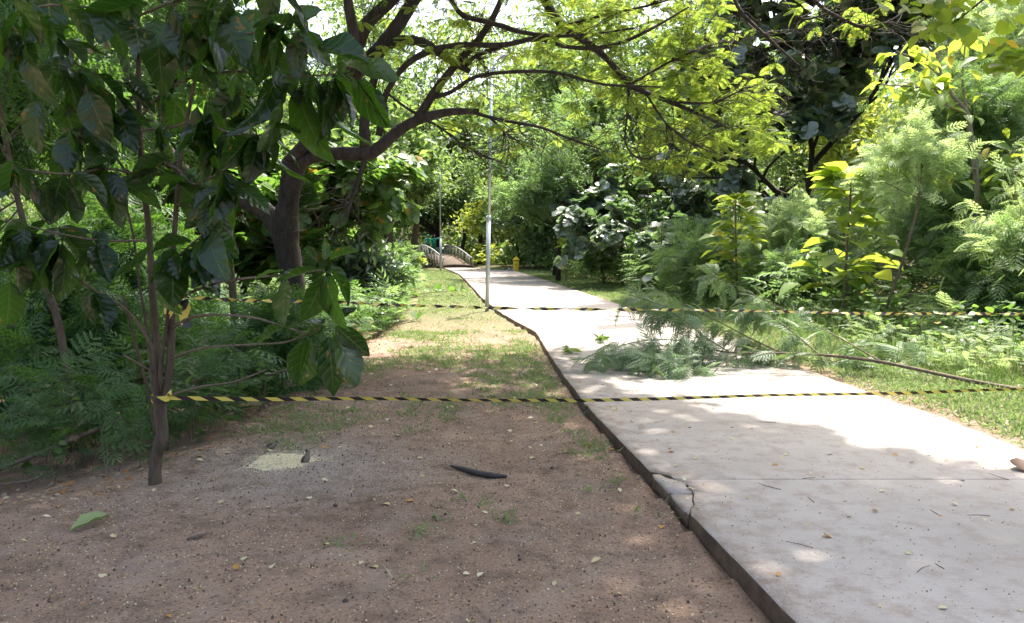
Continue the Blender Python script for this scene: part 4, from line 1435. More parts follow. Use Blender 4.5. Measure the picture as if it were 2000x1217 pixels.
q = np.vstack([over(4600, -10, 1.6, 5.0, 17, 7.5, 11.5, -1.0), over(2600, -10, -.2, 4.0, 15.5, 6.5, 9.5, -1.0)])
n = len(q)
d = rnd_dir(n); d[:, 2] = d[:, 2] * .3 - .15
ac.scatter(T_FROND_M, q, d, nrm(R.normal(size=(n, 3)) * .3 + [0, 0, 1]), R.uniform(.5, .85, n))
part('crown', ac, M['canopy'], dark, 'stuff')

# ------------------------------------------------------------------ tree at the right whose branch hangs into the corner; the tapes end at it
R = np.random.default_rng(111)
rt = thing('round_leaved_tree', 'tree out at the right whose drooping round bright leaves hang in the upper right corner', 'tree', (6.9, 8.6, float(gz(6.9, 8.6))))
ac = Acc()
ac.tube([(6.9, 8.6, -.2), (6.85, 8.6, 1.2), (6.7, 8.4, 2.6), (6.4, 8.0, 4.0)], [.15, .12, .11, .10], 10, 5, True, .03)
part('trunk', ac, M['bark_brown'], rt, smooth=True)
for pts, rr in [([(6.4, 8.0, 4.0), (5.4, 7.2, 5.0), (4.2, 6.5, 5.3), (2.6, 5.8, 5.6), (.8, 5.6, 5.8)], [.08, .06, .05, .035, .015]),
                ([(6.5, 8.1, 3.6), (5.6, 7.0, 4.2), (4.7, 6.4, 4.3), (4.1, 6.1, 3.9), (3.95, 6.0, 3.4), (4.0, 6.0, 3.0)], [.05, .035, .025, .012, .008, .004]),
                ([(5.6, 7.0, 4.2), (4.6, 6.3, 4.1), (3.9, 6.0, 3.75), (3.5, 5.9, 3.4), (3.25, 5.9, 3.2)], [.03, .02, .012, .008, .004]),
                ([(6.4, 8.0, 4.0), (6.0, 6.0, 5.6), (5.0, 4.4, 6.2), (3.2, 3.6, 6.5)], [.07, .05, .035, .02])]:
    ac = Acc()
    ac.tube(pts, rr, 7, 5, True, .03)
    part('branch', ac, M['bark_limb'], rt, smooth=True)
B, D, N, L = [], [], [], []
for (x0, x1, y0, y1, cnt) in [(1800, 1905, -20, 60, 46), (1790, 1850, 40, 75, 12), (1930, 2010, 70, 140, 40), (1700, 1790, -40, 10, 14), (1960, 2010, -10, 60, 8), (1840, 1960, -40, 0, 22)]:
    for _ in range(cnt):
        p = W(R.uniform(x0, x1), R.uniform(y0, y1), 6.0 + R.normal() * .2)
        v = rnd_dir(1)[0]; v[2] = v[2] * .5 - .45
        B.append(p); D.append(nrm(v)); N.append(nrm(np.array([v[0] * .5, v[1] * .5 - .15, .9]) + R.normal(size=3) * .3)); L.append(R.uniform(.09, .15))
leaf_parts('leaf', [tmesh(T_ROUND, 'leaf', M['round'])], B, D, N, np.array(L), np.array(L) * .9, rt)
q = over(21000, -.5, 9.0, 3.5, 17, 8.5, 13.5, -2.0)  # unseen leaf layer, added overhead to cast the shade on the near path
n = len(q)
ac = Acc()
ac.scatter(T_ROUND, q, rnd_dir(n), nrm(R.normal(size=(n, 3)) * .4 + [0, 0, 1]), R.uniform(.18, .3, n))
part('crown', ac, M['round'], rt, 'stuff')

# ------------------------------------------------------------------ warning tapes
R = np.random.default_rng(112)
def tape(name, label, pts, width, turns, m, sag, n=240):
    pts = np.array(pts)
    t = np.linspace(0, 1, n)
    seg = np.interp(t, np.linspace(0, 1, len(pts)), np.arange(len(pts)))
    P = np.stack([np.interp(seg, np.arange(len(pts)), pts[:, k]) for k in range(3)], -1)
    P[:, 2] -= sag * 4 * t * (1 - t) + .006 * np.sin(31 * t) * np.sin(7 * t + 1)
    T = nrm(np.gradient(P, axis=0))
    U = nrm(np.cross(T, np.array([0, 0, 1.0])))
    Z = np.cross(U, T)
    ang = turns * 2 * np.pi * t + .35 * np.sin(9 * t)
    Sd = Z * np.cos(ang)[:, None] + U * np.sin(ang)[:, None]
    wv = width * (1 + .08 * np.sin(23 * t))
    V = np.concatenate([P + Sd * wv[:, None] / 2, P - Sd * wv[:, None] / 2])
    i = np.arange(n - 1)
    ac = Acc()
    ac.add(V, None, np.stack([i, i + 1, n + i + 1, n + i], -1))
    me = ac.mesh(name, m, False)
    s = np.concatenate([[0], np.cumsum(np.linalg.norm(np.diff(P, axis=0), axis=1))])
    uvv = np.concatenate([np.stack([s, np.ones(n)], -1), np.stack([s, np.zeros(n)], -1)])
    u = me.uv_layers.new(name='UVMap')
    li = np.zeros(len(me.loops), np.int32)
    me.loops.foreach_get('vertex_index', li)
    u.data.foreach_set('uv', uvv.astype(np.float32)[li].ravel())
    return me


def strip_part(name, pts, width, m, parent, side=(0, 0, 1)):
    """a short loose piece of tape along pts"""
    pts = np.array(pts, float)
    n = len(pts)
    sd = np.array(side, float) * np.ones((n, 3)) if np.ndim(side) == 1 else np.array(side, float)
    V = np.concatenate([pts + nrm(sd) * width / 2, pts - nrm(sd) * width / 2])
    i = np.arange(n - 1)
    ac = Acc()
    ac.add(V, None, np.stack([i, i + 1, n + i + 1, n + i], -1))
    me = ac.mesh(name, m)
    s = np.concatenate([[0], np.cumsum(np.linalg.norm(np.diff(pts, axis=0), axis=1))])
    uvv = np.concatenate([np.stack([s, np.ones(n)], -1), np.stack([s, np.zeros(n)], -1)])
    u = me.uv_layers.new(name='UVMap')
    li = np.zeros(len(me.loops), np.int32)
    me.loops.foreach_get('vertex_index', li)
    u.data.foreach_set('uv', uvv.astype(np.float32)[li].ravel())
    me.transform(Matrix.Translation(-Vector(parent.location)))
    return link(name, me, parent)


def ring_pts(c, r, n=18, tilt=.1):
    a_ = np.linspace(0, 2 * np.pi, n)
    return np.stack([c[0] + r * np.cos(a_), c[1] + r * np.sin(a_), c[2] + tilt * r * np.sin(a_)], -1)


for name, lab, p0, mids, width, turns, mt, wrap_c, wrap_r in [
    ('barrier_tape', 'lower black and yellow striped barrier tape stretched flat across soil and path', (330, 777, 0), [(1140, 778, 1.25), (2000, 757, 2.5), (2120, 754, 2.95)], .029, .12, 'tape', (314, 776), .062),
    ('barrier_tape', 'upper twisted black and yellow barrier tape crossing in front of the lamp post', (350, 580, -.05), [(950, 597, 1.0), (2000, 611, 2.3), (2120, 613, 2.75)], .027, 22, 'tape_twist', (334, 605), .045)]:
    pts = [W(p0[0], p0[1], NY + p0[2])] + [W(x, y, NY + dy) for x, y, dy in mids]
    root = thing(name, lab, 'tape', tuple(pts[0]), 'barrier tapes across the path')
    me = tape('strip', '', pts, width, turns, M[mt], .02, 420)
    me.transform(Matrix.Translation(-Vector(pts[0])))
    link('strip', me, root)
    c = W(*wrap_c, NY - (.0 if wrap_r > .05 else .05))
    strip_part('knot', ring_pts(c, wrap_r), .045, M['tape'], root)
    e = pts[-1]
    strip_part('knot', ring_pts((6.86, 8.6, e[2]), .135), .045, M['tape'], root)
    strip_part('end_strip', [e, (e + np.array([6.8, 8.47, e[2]])) / 2, np.array([6.8, 8.47, e[2]])], width, M['tape'], root)
    if turns > 5:
        q = [W(x, y, NY - .1) for x, y in [(338, 603), (350, 596), (362, 590), (364, 604), (358, 616), (362, 630), (366, 640)]]
        strip_part('loose_end', q, .06, M['tape'], root, [(.3, .2, 1), (.2, .3, 1), (.5, .4, .8), (1, .2, .2), (1, .3, -.2), (1, .5, .1), (.9, .8, .1)])
        q = [W(x, y, NY - .12) for x, y in [(336, 598), (337, 612), (335, 626)]]
        strip_part('loose_end', q, .03, M['tape'], root, (1, .3, 0))
    else:
        q = [W(x, y, NY - .06) for x, y in [(326, 770), (332, 764), (336, 770), (331, 776)]]
        strip_part('loose_end', q, .03, M['tape'], root, (.4, .4, .8))

# ------------------------------------------------------------------ lamp posts
R = np.random.default_rng(113)
def lamp_post(label, base, lean, H, r0, r1, zsplit, arm):
    b = np.array(base)
    root = thing('lamp_post', label, 'lamp post', tuple(b), 'lamp posts along the path')
    up = np.array([lean, 0, 1.0])
    ac = Acc()
    ac.tube([b - [0, 0, .1], b + up * zsplit], [r0, r0], 16, 1, True)
    part('pole', ac, M['galv'], root, smooth=True)
    ac = Acc()
    ac.tube([b + up * (zsplit + .002), b + up * H], [r1, r1 * .85], 14, 1, True)
    part('upper_pole', ac, M['galv'], root, smooth=True)
    ac = Acc()
    ac.tube([b + up * (zsplit - .07), b + up * (zsplit + .02), b + up * (zsplit + .09)], [r0 * 1.12, r0 * 1.12, r1 * 1.03], 16, 1, True)
    part('collar', ac, M['galv'], root, smooth=True)
    ac = Acc()
    t = b + up * H
    ad = np.array(arm, float)
    ac.tube([t - [0, 0, .15], t + ad * .25 + [0, 0, .35], t + ad * .7 + [0, 0, .55]], [r1 * .8] * 3, 8, 5, True)
    part('arm', ac, M['galv'], root, smooth=True)
    h0 = t + ad * .65 + np.array([0, 0, .53])
    ac = Acc()
    ac.tube([h0, h0 + ad * .12 + [0, 0, .06], h0 + ad * .45 + [0, 0, .17], h0 + ad * .72 + [0, 0, .22]], [.05, .13, .15, .05], 12, 5, True, 0, .5)
    hd = part('lamp_head', ac, M['galv'], root, smooth=True)
    ac = Acc()
    ac.tube([h0 + ad * .12 + [0, 0, -.0], h0 + ad * .38 + [0, 0, .06], h0 + ad * .6 + [0, 0, .13]], [.06, .11, .05], 10, 4, True, 0, .6)
    g = ac.mesh('diffuser', M['lamp_glass'], True)
    g.transform(Matrix.Translation(-Vector(root.location)))
    link('diffuser', g, hd)
    return root


pb = G(951, 609, -.10)
lamp_post('near grey lamp post standing in the grass beside the path edge', (pb[0], pb[1], pb[2]), .024, 5.75, .053, .037, 2.3, (.25, .7, 0))
fy = 55.0
fx = (861 - 1000) * fy / 1500
lamp_post('far grey lamp post with curved arm in front of the footbridge', (fx, fy, float(pz(fy)) - .08), .0, 8.6, .075, .055, 2.4, (.95, .1, .1))

# ------------------------------------------------------------------ yellow bin
R = np.random.default_rng(114)
by_ = 52.0
bx_ = (1008 - 1000) * by_ / 1500
bz = float(gz(bx_, by_))
root = thing('litter_bin', 'yellow litter bin with a pointed roof beside the far path', 'litter bin', (bx_, by_, bz))
ac = Acc()
ac.tube([(0, 0, -.05), (0, 0, .02), (0, 0, .7), (0, 0, .72)], [.185, .19, .215, .21], 20, 1, True)
part('body', ac, M['yellow'], root, smooth=False, world=False)
ac = Acc()
ac.tube([(0, 0, .72), (0, 0, .745)], [.16, .16], 16, 1, True)
part('neck', ac, M['yellow_dark'], root, world=False)
ac = Acc()
ac.tube([(0, 0, .742), (0, 0, .775), (0, 0, 1.02)], [.265, .265, .02], 20, 1, True)
part('roof', ac, M['yellow'], root, world=False)
ac = Acc()
for sx_ in (-.055, .055):
    ac.box((sx_, -.205, .46), (.045, .025, .05))
part('eye_mark', ac, M['yellow_dark'], root, 'stuff', world=False)
ac = Acc()
ac.tube([(-.05, -.207, .39), (0, -.212, .36), (.05, -.207, .39)], [.014] * 3, 5, 3)
part('mouth_mark', ac, M['yellow_dark'], root, world=False)
for k in range(2):
    ac = Acc()
    c = np.array([bx_ - .48 + .25 * k, by_ - .1 + .1 * k, bz])
    ac.tube([c + [0, 0, -.05], c + [0, 0, .06], c + [.02, 0, .16], c + [.02, 0, .22]], [.08, .12, .1, .04], 7, 2, True, .08)
    solo('rock', ac, M['wood_white'], ['grey rock on the grass further left of the yellow bin', 'grey rock close against the left foot of the yellow bin'][k], 'rock', 'rocks by the bin', True, c)

# ------------------------------------------------------------------ footbridge
R = np.random.default_rng(115)
b0 = np.array([-4.55, 64.2, float(pz(64.2)) - .02])
bd = nrm(np.array([-2.6, 6.2, 0]))
bs_ = np.array([bd[1], -bd[0], 0])
HW = 1.3
bridge = thing('footbridge', 'arched log footbridge with weathered white railing posts at the end of the path', 'footbridge', tuple(b0))
arch = lambda s: 1.05 * math.sin(min(s, 6.5) / 6.5 * math.pi / 2) - .1 * max(0, s - 6.5)


def bp(s, side, z):
    return b0 + bd * s + bs_ * side + np.array([0, 0, arch(s) + z])


for side in (-1, 1):
    ac = Acc()
    ac.tube([bp(s, side * (HW - .15), -.2) for s in (-.4, 1.5, 3, 4.5, 6.5, 9, 12)], .17, 9, 4, True, .05)
    part('beam', ac, M['wood_dark'], bridge, smooth=True)
    ac = Acc()
    ac.tube([bp(s, side * (HW - .05), .82) for s in (-.2, 1.2, 2.6, 4, 5.4, 7, 9, 12)], .065, 7, 4, True, .06)
    part('handrail', ac, M['wood_white'], bridge, smooth=True)
    for s in np.arange(-.1, 12, .85):
        ac = Acc()
        r_ = R.uniform(.062, .085)
        j = R.normal(size=2) * .03
        ac.tube([bp(s, side * (HW + .02), -.25 - min(.75, arch(max(s, 0)) * .5)), bp(s + j[0], side * (HW - .03) + j[1], .84)], [r_ * 1.1, r_ * .9], 8, 1, True, .06)
        part('post', ac, M['wood_white'], bridge, smooth=True)
for s in np.arange(0, 12, .22):
    ac = Acc()
    ac.tube([bp(s, -HW + .06, -.04), bp(s + R.normal() * .01, HW - .06, -.04)], .075, 7, 1, True, .05)
    part('plank', ac, M['wood_deck'], bridge, smooth=True)
ac = Acc()
ac.tube([b0 + [-1.7, -.3, .1], b0 + [-.2, -.2, .18], b0 + [1.3, -.1, .12]], [.14, .15, .12], 9, 4, True, .06)
solo('log', ac, M['wood_dark'], 'dark log lying across the foot of the footbridge', 'log', None, True, b0)


# ------------------------------------------------------------------ people
R = np.random.default_rng(116)
def skin_mesh(name, verts, edges, radii, root_i, sub=1):
    me = bpy.data.meshes.new(name)
    me.from_pydata([tuple(v) for v in verts], edges, [])
    o = bpy.data.objects.new(name, me)
    COL.objects.link(o)
    md = o.modifiers.new('skin', 'SKIN')
    sv = me.skin_vertices[0].data
    for i, r in enumerate(radii):
        sv[i].radius = (r, r) if np.isscalar(r) else r
        sv[i].use_root = (i == root_i)
    s2 = o.modifiers.new('sub', 'SUBSURF')
    s2.levels = sub
    s2.render_levels = sub
    dg = bpy.context.evaluated_depsgraph_get()
    dg.update()
    ev = o.evaluated_get(dg)
    out = bpy.data.meshes.new_from_object(ev, depsgraph=dg)
    bpy.data.objects.remove(o)
    bpy.data.meshes.remove(me)
    out.name = name
    for p in out.polygons: p.use_smooth = True
    return out


def person(label, loc, rz, arms, shirt, trousers, cap=True, group=None):
    root = thing('person', label, 'person', loc, group, rz)
    v = {'pel': (0, 0, .95), 'wai': (0, 0, 1.08), 'che': (0, .01, 1.30), 'nek': (0, 0, 1.47), 'hd0': (0, .01, 1.55), 'hd1': (0, .015, 1.66), 'hd2': (0, .01, 1.73)}
    e = [('pel', 'wai'), ('wai', 'che'), ('che', 'nek'), ('nek', 'hd0'), ('hd0', 'hd1'), ('hd1', 'hd2')]
    rr = {'pel': (.16, .11), 'wai': (.145, .105), 'che': (.17, .115), 'nek': .055, 'hd0': .07, 'hd1': .088, 'hd2': .06}
    for s, nm in ((-1, 'l'), (1, 'r')):
        v[nm + 'h'] = (s * .1, 0, .88); v[nm + 'k'] = (s * .11, .02, .48); v[nm + 'a'] = (s * .115, -.02, .09); v[nm + 't'] = (s * .125, .13, .04)
        rr[nm + 'h'] = .095; rr[nm + 'k'] = .065; rr[nm + 'a'] = .045; rr[nm + 't'] = .04
        e += [('pel', nm + 'h'), (nm + 'h', nm + 'k'), (nm + 'k', nm + 'a'), (nm + 'a', nm + 't')]
        sh, el, wr, ha = arms[nm]
        v[nm + 's'] = sh; v[nm + 'e'] = el; v[nm + 'w'] = wr; v[nm + 'f'] = ha
        rr[nm + 's'] = .066; rr[nm + 'e'] = .048; rr[nm + 'w'] = .034; rr[nm + 'f'] = .04
        e += [('che', nm + 's'), (nm + 's', nm + 'e'), (nm + 'e', nm + 'w'), (nm + 'w', nm + 'f')]
    keys = list(v)
    ix = {k: i for i, k in enumerate(keys)}
    me = skin_mesh('body', [v[k] for k in keys], [(ix[a_], ix[b_]) for a_, b_ in e], [rr[k] for k in keys], 0)
    for m_ in (M['skin'], shirt, trousers, M['boot']): me.materials.append(m_)
    hands = [np.array(v['lf']), np.array(v['rf'])]
    for p in me.polygons:
        c = np.array(p.center)
        if min(np.linalg.norm(c - h_) for h_ in hands) < .085 or c[2] > 1.49 and abs(c[0]) < .12: k = 0
        elif c[2] < .1: k = 3
        elif c[2] < .98 and abs(c[0]) < .24 and min(np.linalg.norm(c - np.array(v[q])) for q in ('le', 're', 'lw', 'rw')) > .07: k = 2
        else: k = 1
        p.material_index = k
    link('body', me, root)
    for f_ in range(5):          # fingers on both hands
        for nm in ('l', 'r'):
            h_ = np.array(v[nm + 'f']); dr = nrm(h_ - np.array(v[nm + 'w']))
            sd = nrm(np.cross(dr, [0, 1, .2]))
            ac = Acc()
            st = h_ + sd * (f_ - 2) * .016
            ln = [.045, .07, .075, .07, .055][f_]
            ac.tube([st, st + dr * ln * .6, st + dr * ln + np.array([0, .012, 0])], [.010, .009, .007], 5, 2, True)
            part('finger', ac, M['skin'], root, world=False, smooth=True)
    if cap:
        ac = Acc()
        ac.tube([(0, .01, 1.665), (0, .01, 1.70), (0, .01, 1.755), (0, .01, 1.775)], [.103, .104, .075, .02], 14, 3, True)
        cp = part('cap', ac, shirt, root, world=False, smooth=True)
        ac = Acc()
        ac.tube([(0, .08, 1.69), (0, .14, 1.685), (0, .19, 1.675)], [.075, .07, .03], 10, 2, True, 0, .12)
        link('cap_peak', ac.mesh('cap_peak', shirt, True), cp)
        ac = Acc()
        ac.tube([(0, -.045, 1.60), (0, -.04, 1.64), (0, -.02, 1.665)], [.062, .075, .08], 12, 2, True)
        part('hair', ac, M['hair'], root, world=False, smooth=True)
    else:
        ac = Acc()
        ac.tube([(0, -.03, 1.60), (0, -.015, 1.67), (0, 0, 1.73), (0, .005, 1.765)], [.07, .098, .088, .03], 12, 3, True)
        part('hair', ac, M['hair'], root, world=False, smooth=True)
    ac = Acc()
    ac.tube([(0, .095, 1.655), (0, .115, 1.625), (0, .1, 1.61)], [.01, .018, .012], 6, 2, True)
    part('nose', ac, M['skin'], root, world=False, smooth=True)
    for s in (-1, 1):
        ac = Acc()
        ac.tube([(s * .087, .0, 1.66), (s * .1, -.01, 1.64), (s * .09, 0, 1.61)], [.012, .018, .01], 6, 2, True)
        part('ear', ac, M['skin'], root, world=False, smooth=True)
        ac = Acc()
        ac.tube([(s * .034, .088, 1.665), (s * .034, .098, 1.665)], [.012, .008], 6, 1, True)
        part('eye', ac, M['hair'], root, world=False, smooth=True)
    ac = Acc()
    ac.tube([(-.028, .093, 1.578), (0, .1, 1.575), (.028, .093, 1.578)], [.005, .008, .005], 5, 2, True)
    part('mouth', ac, M['skin'], root, world=False, smooth=True)
    ac = Acc()
    ac.tube([(0, 0, 1.005), (0, 0, 1.045)], [.185, .185], 14, 1, True, 0, .75)
    part('belt', ac, trousers, root, world=False, smooth=True)
    return root


down = lambda s: [(s * .2, 0, 1.40), (s * .26, -.02, 1.13), (s * .22, .13, .95), (s * .17, .2, .92)]
d1 = bp(5.2, -.35, .03)
d2 = bp(5.0, .35, .03)
s1 = (837 - 1000) / 1500
s2 = (849 - 1000) / 1500
person('worker in teal uniform and cap standing on the footbridge, arms at the front', (s1 * d1[1], d1[1], d1[2]), .1, {'l': down(-1), 'r': down(1)}, M['teal'], M['teal_dark'], True, 'workers on the footbridge')
up_arm = [(.2, 0, 1.41), (.40, .08, 1.50), (.42, .25, 1.30), (.43, .32, 1.27)]
person('worker in teal uniform on the footbridge with one elbow lifted', (s2 * d2[1], d2[1], d2[2]), -.25, {'l': down(-1), 'r': up_arm}, M['teal'], M['teal_dark'], False, 'workers on the footbridge')
person('person in pale shirt half hidden by bushes far left of the workers', ((783 - 1000) / 1500 * 76, 76, .35), 2.6, {'l': down(-1), 'r': down(1)}, M['pale_cloth'], M['orange_cloth'], False)

# ------------------------------------------------------------------ fallen branches on the path
R = np.random.default_rng(117)
FY = 9.6


def fallen(label, stems, fr, cat='branch', L=(.28, .5), base=None, m='twig', fm='fallen', droop=-.5, heap=.0):
    """stems: lists of (px, py, Y, r m); fronds: list of (stem index, t0, t1, count)"""
    root = thing('fallen_branch', label, cat, tuple(W(*stems[0][0][:3])), 'cut branches lying on the path')
    SP = []
    for s in stems:
        P = np.array([W(a_[0], a_[1], a_[2]) for a_ in s])
        P[:, 2] = np.maximum(P[:, 2], gz(P[:, 0], P[:, 1]) + .01)
        ac = Acc()
        ac.tube(P, [a_[3] for a_ in s], 7, 5, True, .04)
        part('stem', ac, M[m], root, smooth=True)
        SP.append(spline(P, np.ones(len(P)), 8)[0])
    B, D, N, Ln = [], [], [], []
    for si, t0, t1, cnt in fr:
        P = SP[si]
        for _ in range(cnt):
            t = R.uniform(t0, t1)
            i = min(len(P) - 2, int(t * (len(P) - 1)))
            p = P[i] + np.array([0, R.normal() * heap * .6, R.uniform(0, 1) * heap])
            d = nrm(P[i + 1] - P[i])
            v = nrm(d * .5 + rnd_dir(1)[0] * .9 + np.array([0, 0, droop]))
            l = R.uniform(*L)
            e = p + v * l
            g_ = max(float(gz(e[0], e[1])), float(pz(e[1])) if XL(e[1]) < e[0] < XR(e[1]) else -9)
            if e[2] < g_ + .02:
                v = nrm(np.array([v[0], v[1], (g_ + .03 - p[2]) / l]))
            B.append(p); D.append(v); N.append(nrm(np.array([R.normal() * .4, R.normal() * .4 - .2, 1]))); Ln.append(l)
    ms = [tmesh(t_frond(8, 9, s, .36), 'frond', M[fm]) for s in (.15, .4, .7)]
    leaf_parts('frond', ms, B, D, N, np.array(Ln), None, root)
    return root


fallen('long fallen branch reaching from the right grass onto the path, feathery leaves drooping', [
    [(2030, 785, 8.0, .026), (1900, 745, 8.5, .024), (1720, 707, 9.2, .021), (1600, 693, 9.6, .018), (1530, 690, 9.8, .016), (1420, 688, 9.9, .012), (1340, 668, 10.2, .008), (1270, 664, 10.6, .006), (1180, 682, 10.8, .004)],
    [(1425, 688, 9.9, .010), (1380, 660, 10.0, .009), (1330, 622, 10.2, .007), (1280, 592, 10.5, .006), (1215, 572, 11, .003)],
    [(1530, 690, 9.8, .012), (1480, 668, 10.2, .009), (1430, 642, 10.6, .008), (1370, 612, 11, .006), (1300, 575, 11.5, .005), (1240, 540, 12, .003)],
    [(1445, 690, 9.8, .011), (1410, 712, 9.5, .010), (1385, 738, 9.15, .009)],
    [(1720, 706, 9.2, .012), (1640, 660, 10, .009), (1540, 610, 10.8, .006), (1440, 560, 11.5, .005), (1370, 528, 12, .003)],
    [(1600, 693, 9.6, .010), (1550, 650, 10, .008), (1500, 615, 10.4, .006), (1450, 590, 10.8, .003)]],
    [(0, .35, .8, 26), (1, .05, 1, 84), (2, .1, 1, 96), (4, .15, 1, 70), (5, .1, 1, 60), (0, .5, 1, 26)], L=(.18, .34), droop=-.6)
fallen('dense heap of cut feathery fronds lying at the front of the fallen branches', [
    [(1400, 735, 9.2, .010), (1340, 715, 9.3, .009), (1270, 700, 9.5, .007), (1200, 705, 9.5, .005), (1130, 712, 9.5, .003)],
    [(1390, 700, 9.7, .008), (1300, 690, 9.8, .007), (1220, 690, 9.9, .005), (1160, 697, 9.8, .003)],
    [(1370, 725, 9.2, .008), (1320, 722, 9.1, .006), (1260, 718, 9.2, .004)]],
    [(0, 0, 1, 70), (1, 0, 1, 54), (2, 0, 1, 48)], L=(.16, .32), droop=-.2, heap=.13)
fallen('leafy cut branch lying in the grass at the right of the path', [
    [(1900, 770, 8.6, .010), (1800, 740, 9.2, .008), (1700, 720, 9.8, .006), (1600, 700, 10.3, .004)],
    [(1850, 730, 9.5, .009), (1750, 690, 10.3, .007), (1650, 668, 11.2, .005)]],
    [(0, .1, 1, 46), (1, .1, 1, 40)], L=(.2, .38), droop=-.3)
# cut tufts with strap leaves
for k, (px_, py_, Y_, lab) in enumerate([(1112, 690, 11.0, 'small yellow green tuft of strap leaves lying on the path edge'), (1172, 668, 11.9, 'small green cut sprig lying behind the tuft on the path')]):
    c = G(px_, py_, 0)
    root = thing('cut_sprig', lab, 'sprig', tuple(c), 'cut sprigs on the path')
    n = 16
    az = R.uniform(0, 6.28, n)
    d = np.stack([np.cos(az), np.sin(az), R.uniform(.1, 1.2, n)], -1)
    leaf_parts('leaf', [tmesh(T_LANCE, 'leaf', M['sapling'] if k == 0 else M['weed'])], np.tile(c + [0, 0, .01], (n, 1)), d, np.tile([0, -.4, 1.], (n, 1)) + R.normal(size=(n, 3)) * .2, R.uniform(.12, .24, n), .045, root)
# cut leafy branch on the left grass
for px_, py_, nl, lab in [(850, 578, 24, 'cut broad leaved branch lying on the grass left of the path'), (778, 628, 8, 'small cut broad leaved twig on the grass edge')]:
    c = G(px_, py_, -.1)
    root = thing('cut_branch', lab, 'branch', tuple(c), 'cut branches on the left grass')
    P = np.array([c + [-.7, .1, .03], c + [-.2, 0, .1], c + [.3, -.05, .14], c + [.75, .05, .18]]) if nl > 10 else np.array([c + [-.2, 0, .03], c + [0, 0, .07], c + [.2, 0, .05]])
    ac = Acc()
    ac.tube(P, np.linspace(.014, .005, len(P)), 6, 4, True)
    part('stem', ac, M['twig'], root, smooth=True)
    k = R.integers(0, len(P), nl)
    d = rnd_dir(nl); d[:, 2] = np.abs(d[:, 2]) * .6
    leaf_parts('leaf', [tmesh(T_OBOV, 'leaf', M['terminalia'])], P[k] + R.normal(size=(nl, 3)) * [.12, .05, .02], d, nrm(R.normal(size=(nl, 3)) * .4 + [0, -.1, 1]), R.uniform(.18, .3, nl), None, root)

# ------------------------------------------------------------------ saplings
R = np.random.default_rng(118)
def sapling(label, stem, Y, nl, L, lm, whorl=10, T=T_LANCE, wr=.75, droop=.25, name='sapling', spread=1.0):
    P, r = px_path(stem, Y)
    P[0, 2] = gz(P[0, 0], P[0, 1]) - .03
    root = thing(name, label, 'sapling', tuple(P[0]))
    ac = Acc()
    ac.tube(P, r, 7, 4, True, .03)
    part('stem', ac, M['twig'], root, smooth=True)
    S = spline(P, r, 10)[0]
    B, D, N, Ls = [], [], [], []
    for i in range(nl):
        t = R.uniform(.22, 1.0) if i >= whorl else R.uniform(.9, 1)
        p = S[min(len(S) - 1, int(t * len(S)))]
        az = i * 2.4 + R.normal() * .3
        o_ = np.array([math.cos(az), math.sin(az), 0])
        reach = spread * R.uniform(.0, .38) * (1.25 - t) * 2
        el = .35 * t - droop + R.normal() * .2
        v = nrm(o_ + [0, 0, el])
        B.append(p + o_ * reach * L * 1.6 + [0, 0, .12 * reach]); D.append(v); N.append(nrm(np.array([0, -.1, 1]) - o_ * el + R.normal(size=3) * .25)); Ls.append(L * R.uniform(.7, 1.15))
    Ls = np.array(Ls)
    leaf_parts('leaf', [tmesh(T, 'leaf', M[lm])], B, D, N, Ls, Ls * wr, root)
    return root


sapling('bright yellow green sapling with big oval leaves at the right of the path', [(1643, 645, 0, 3), (1650, 560, 0, 2.8), (1655, 470, 0, 2.4), (1660, 400, 0, 2), (1663, 335, 0, 1.3)], 14.3, 100, .46, 'sapling', 20, T_LANCE, .95, .02, spread=1.7)
sapling('tall narrow yellow green sapling left of the bright oval leaved one', [(1440, 610, 0, 2.4), (1438, 520, 0, 2), (1437, 450, 0, 1.7), (1436, 385, 0, 1)], 17, 100, .40, 'sapling', 12, T_LANCE, .75, .08, spread=1.5)
sapling('pale grey green sapling in the shade before the dark tree', [(1290, 560, 0, 2.2), (1291, 500, 0, 1.8), (1293, 435, 0, 1)], 23.5, 60, .44, 'pale_sapling', 10, T_OVAL, .8, .35)
sapling('small thin sapling with a few light leaves near the far lawn edge', [(1105, 548, 0, 1.2), (1107, 510, 0, 1), (1110, 468, 0, .7)], 33, 26, .42, 'sapling', 10, T_OVAL, .8, .3)
sapling('leaning thin sapling with a bright tuft at its top on the far right', [(1830, 690, 0, 2), (1862, 600, 0, 1.8), (1890, 520, 0, 1.5), (1900, 490, 0, 1.1)], 12.5, 22, .34, 'sapling', 16, T_LANCE, .7)
sapling('grey green broad leaved sapling against the dark tree at the top of the narrow one', [(1500, 590, 0, 2.4), (1497, 480, 0, 2), (1492, 395, 0, 1.2)], 19.5, 44, .46, 'pale_sapling', 12, T_OVAL, .8, .2)
